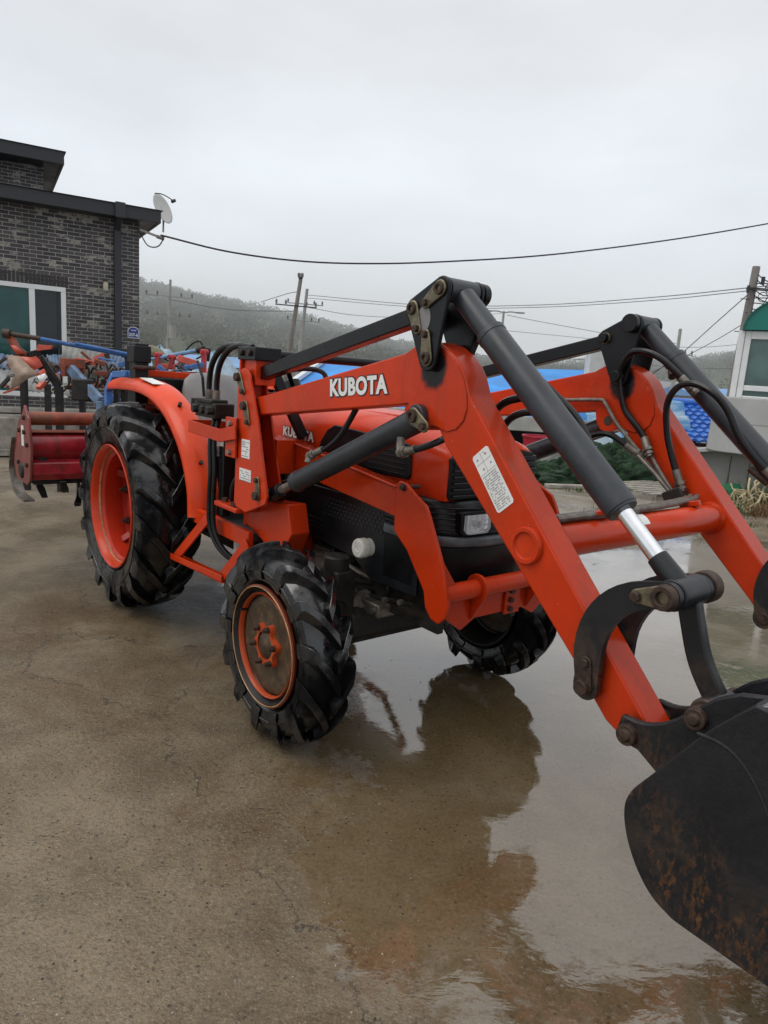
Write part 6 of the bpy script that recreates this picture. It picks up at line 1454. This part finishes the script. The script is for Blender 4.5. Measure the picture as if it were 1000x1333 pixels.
def sheet(u, v, Y, w, d, rot, tilt, mat, label, col=True):
    b = B(); n = 36
    for j in (0, 1):
        for i in range(n+1): b.v.append((w*.62*(i/n-.5), d*.6*(j-.5), .009*sin(i*2*pi/4.5)+.008*sin(i*.5+j*2)))
    b.f = [(i, i+1, n+1+i+1, n+1+i) for i in range(n)]
    o = b.obj('corrugated_sheet', mat, None, recalc=False); o.location = at(u, v, Y); o.rotation_euler = (tilt[0], tilt[1], rot); so = o.modifiers.new('t', 'SOLIDIFY'); so.thickness = .004
    tag(o, label, 'roofing sheet', 'corrugated sheets heaped on the house ledge'); return o
sg = simple('grey_fibre_sheet', (.22, .22, .205), .7, var=.35, scale=3, dirt=(.11, .10, .09), dirt_amt=.6); sb_ = simple('blue_fibre_sheet', (.09, .165, .28), .6, var=.5, scale=4, dirt=(.19, .19, .18), dirt_amt=1.4); sw_ = simple('white_fibre_sheet', (.24, .245, .245), .6, var=.4, scale=3, dirt=(.16, .16, .15), dirt_amt=.5)
sheet(6, 470, 10.6, .8, .6, .4, (.6, .1), sb_, 'blue faded sheet at the far left above the plough board')
sheet(112, 466, 10.9, 1.1, .7, .3, (.9, .12), sg, 'grey wavy sheet leaning right of the plough adjuster under the window')
sheet(78, 470, 10.8, .55, .5, .5, (.7, -.1), sb_, 'blue wavy sheet under the window frame corner')
sheet(12, 492, 10.3, 1.1, .9, .2, (.5, -.05), sw_, 'white sheet lowest at the far left on the ledge')
sheet(60, 503, 10.3, 1.0, .8, .5, (.35, .08), sg, 'grey sheet lying flat behind the muddy mouldboard')
sheet(130, 478, 11.2, .9, .7, .2, (.8, -.12), sg, 'narrow grey sheet standing below the address plate')
sheet(148, 470, 10.6, .7, .5, .4, (.7, .3), sb_, 'small blue sheet tipped beside the blue beam end')
sheet(8, 480, 10.5, .8, .5, .1, (.7, .25), sw_, 'torn white sheet in the middle of the left heap')
b = B(); b.box(-1.5, 1.25, -.45, .45, 0, .1); b.box(-1.4, 1.15, -.35, .35, .1, .55); o = b.obj('timber_stack', M['wood'], None, bevel=.01); pp = gr(60, 585); o.location = (at(62, 510, 10.6).x, 10.65, .02); o.rotation_euler = (0, 0, radians(30)); tag(o, 'low stack of timber carrying the corrugated sheets', 'timber stack')

# haze hanging between the yard and the hill
b = B(); b.box(-300, 300, 84, 240, -2, 27)
hz = D.materials.new('haze'); hz.use_nodes = True; t_ = hz.node_tree; t_.nodes.clear(); ho = t_.nodes.new('ShaderNodeOutputMaterial'); hv = t_.nodes.new('ShaderNodeVolumeScatter'); hv.inputs['Color'].default_value = (.93, .96, 1, 1); hv.inputs['Density'].default_value = .0058; t_.links.new(hv.outputs[0], ho.inputs['Volume'])
o = b.obj('haze', hz, None); tag(o, 'drizzly haze in front of the wooded hill', kind='structure')
SC.cycles.volume_bounces = 1; SC.cycles.volume_step_rate = 4

# ================================================================== SKY AND LIGHT
w = D.worlds.new('World'); SC.world = w; w.use_nodes = True; nt = w.node_tree; nt.nodes.clear()
out = nt.nodes.new('ShaderNodeOutputWorld'); bg = nt.nodes.new('ShaderNodeBackground'); nt.links.new(bg.outputs[0], out.inputs[0])
SUN_EL, SUN_AZ = radians(55), radians(-105)
sky = nt.nodes.new('ShaderNodeTexSky'); sky.sky_type = 'NISHITA'; sky.sun_disc = False; sky.sun_elevation = SUN_EL; sky.sun_rotation = SUN_AZ; sky.air_density = 1.5; sky.dust_density = 6
tc = nt.nodes.new('ShaderNodeTexCoord'); sp_ = nt.nodes.new('ShaderNodeSeparateXYZ'); nt.links.new(tc.outputs['Generated'], sp_.inputs[0])
rm = nt.nodes.new('ShaderNodeValToRGB'); e = rm.color_ramp.elements
stops = [(0.0, (.70, .75, .79)), (.10, (.79, .85, .91)), (.25, (.83, .88, .94)), (.40, (.78, .80, .83)), (.50, (.77, .785, .81)), (.68, (.98, .99, 1.01)), (1., (1.25, 1.26, 1.28))]
while len(e) < len(stops): e.new(.5)
for el, (p_, c_) in zip(e, stops): el.position = p_; el.color = (*c_, 1)
nt.links.new(sp_.outputs[2], rm.inputs[0])
nz = nt.nodes.new('ShaderNodeTexNoise'); mp = nt.nodes.new('ShaderNodeMapping'); mp.inputs['Scale'].default_value = (1, 1, 2.6); nt.links.new(tc.outputs['Generated'], mp.inputs[0]); nt.links.new(mp.outputs[0], nz.inputs['Vector'])
nz.inputs['Scale'].default_value = 2.2; nz.inputs['Detail'].default_value = 5; nz.inputs['Roughness'].default_value = .5
mr = nt.nodes.new('ShaderNodeMapRange'); mr.inputs[1].default_value = .3; mr.inputs[2].default_value = .7; mr.inputs[3].default_value = .88; mr.inputs[4].default_value = 1.08; nt.links.new(nz.outputs['Fac'], mr.inputs[0])
mul = nt.nodes.new('ShaderNodeVectorMath'); mul.operation = 'SCALE'; nt.links.new(rm.outputs[0], mul.inputs[0]); nt.links.new(mr.outputs[0], mul.inputs['Scale'])
# a little of the clear sky behind the cloud
sc2 = nt.nodes.new('ShaderNodeVectorMath'); sc2.operation = 'SCALE'; sc2.inputs['Scale'].default_value = .004; nt.links.new(sky.outputs[0], sc2.inputs[0])
ad = nt.nodes.new('ShaderNodeVectorMath'); ad.operation = 'ADD'; nt.links.new(mul.outputs[0], ad.inputs[0]); nt.links.new(sc2.outputs[0], ad.inputs[1])
nt.links.new(ad.outputs[0], bg.inputs[0]); bg.inputs[1].default_value = 1.0
sl = D.lights.new('sun', 'SUN'); sl.energy = .95; sl.angle = radians(35); sl.color = (1, .97, .93); so = D.objects.new('sun', sl); COL.objects.link(so)
dirn = Vector((sin(SUN_AZ)*cos(SUN_EL), cos(SUN_AZ)*cos(SUN_EL), sin(SUN_EL))); so.rotation_euler = dirn.to_track_quat('Z', 'Y').to_euler(); so.location = dirn*40

# ================================================================== CAMERA
cam = D.cameras.new('camera'); co = D.objects.new('camera', cam); COL.objects.link(co); SC.camera = co
cam.sensor_fit = 'HORIZONTAL'; cam.sensor_width = 36; cam.lens = 36*F_PX/1000; cam.clip_start = .05; cam.clip_end = 2000
fw = Vector((0, cos(PITCH), -sin(PITCH))); up = Vector((0, sin(PITCH), cos(PITCH))); rt = Vector((1, 0, 0))
R_ = rt*cos(ROLL)+up*sin(ROLL); U_ = up*cos(ROLL)-rt*sin(ROLL)
mat = Matrix((R_, U_, -fw)).transposed().to_4x4(); mat.translation = (0, 0, CAM_H); co.matrix_world = mat
SC.view_settings.view_transform = 'Standard'; SC.view_settings.look = 'None'; SC.view_settings.exposure = 0; SC.view_settings.gamma = 1
SC.cycles.max_bounces = 6; SC.cycles.use_denoising = True
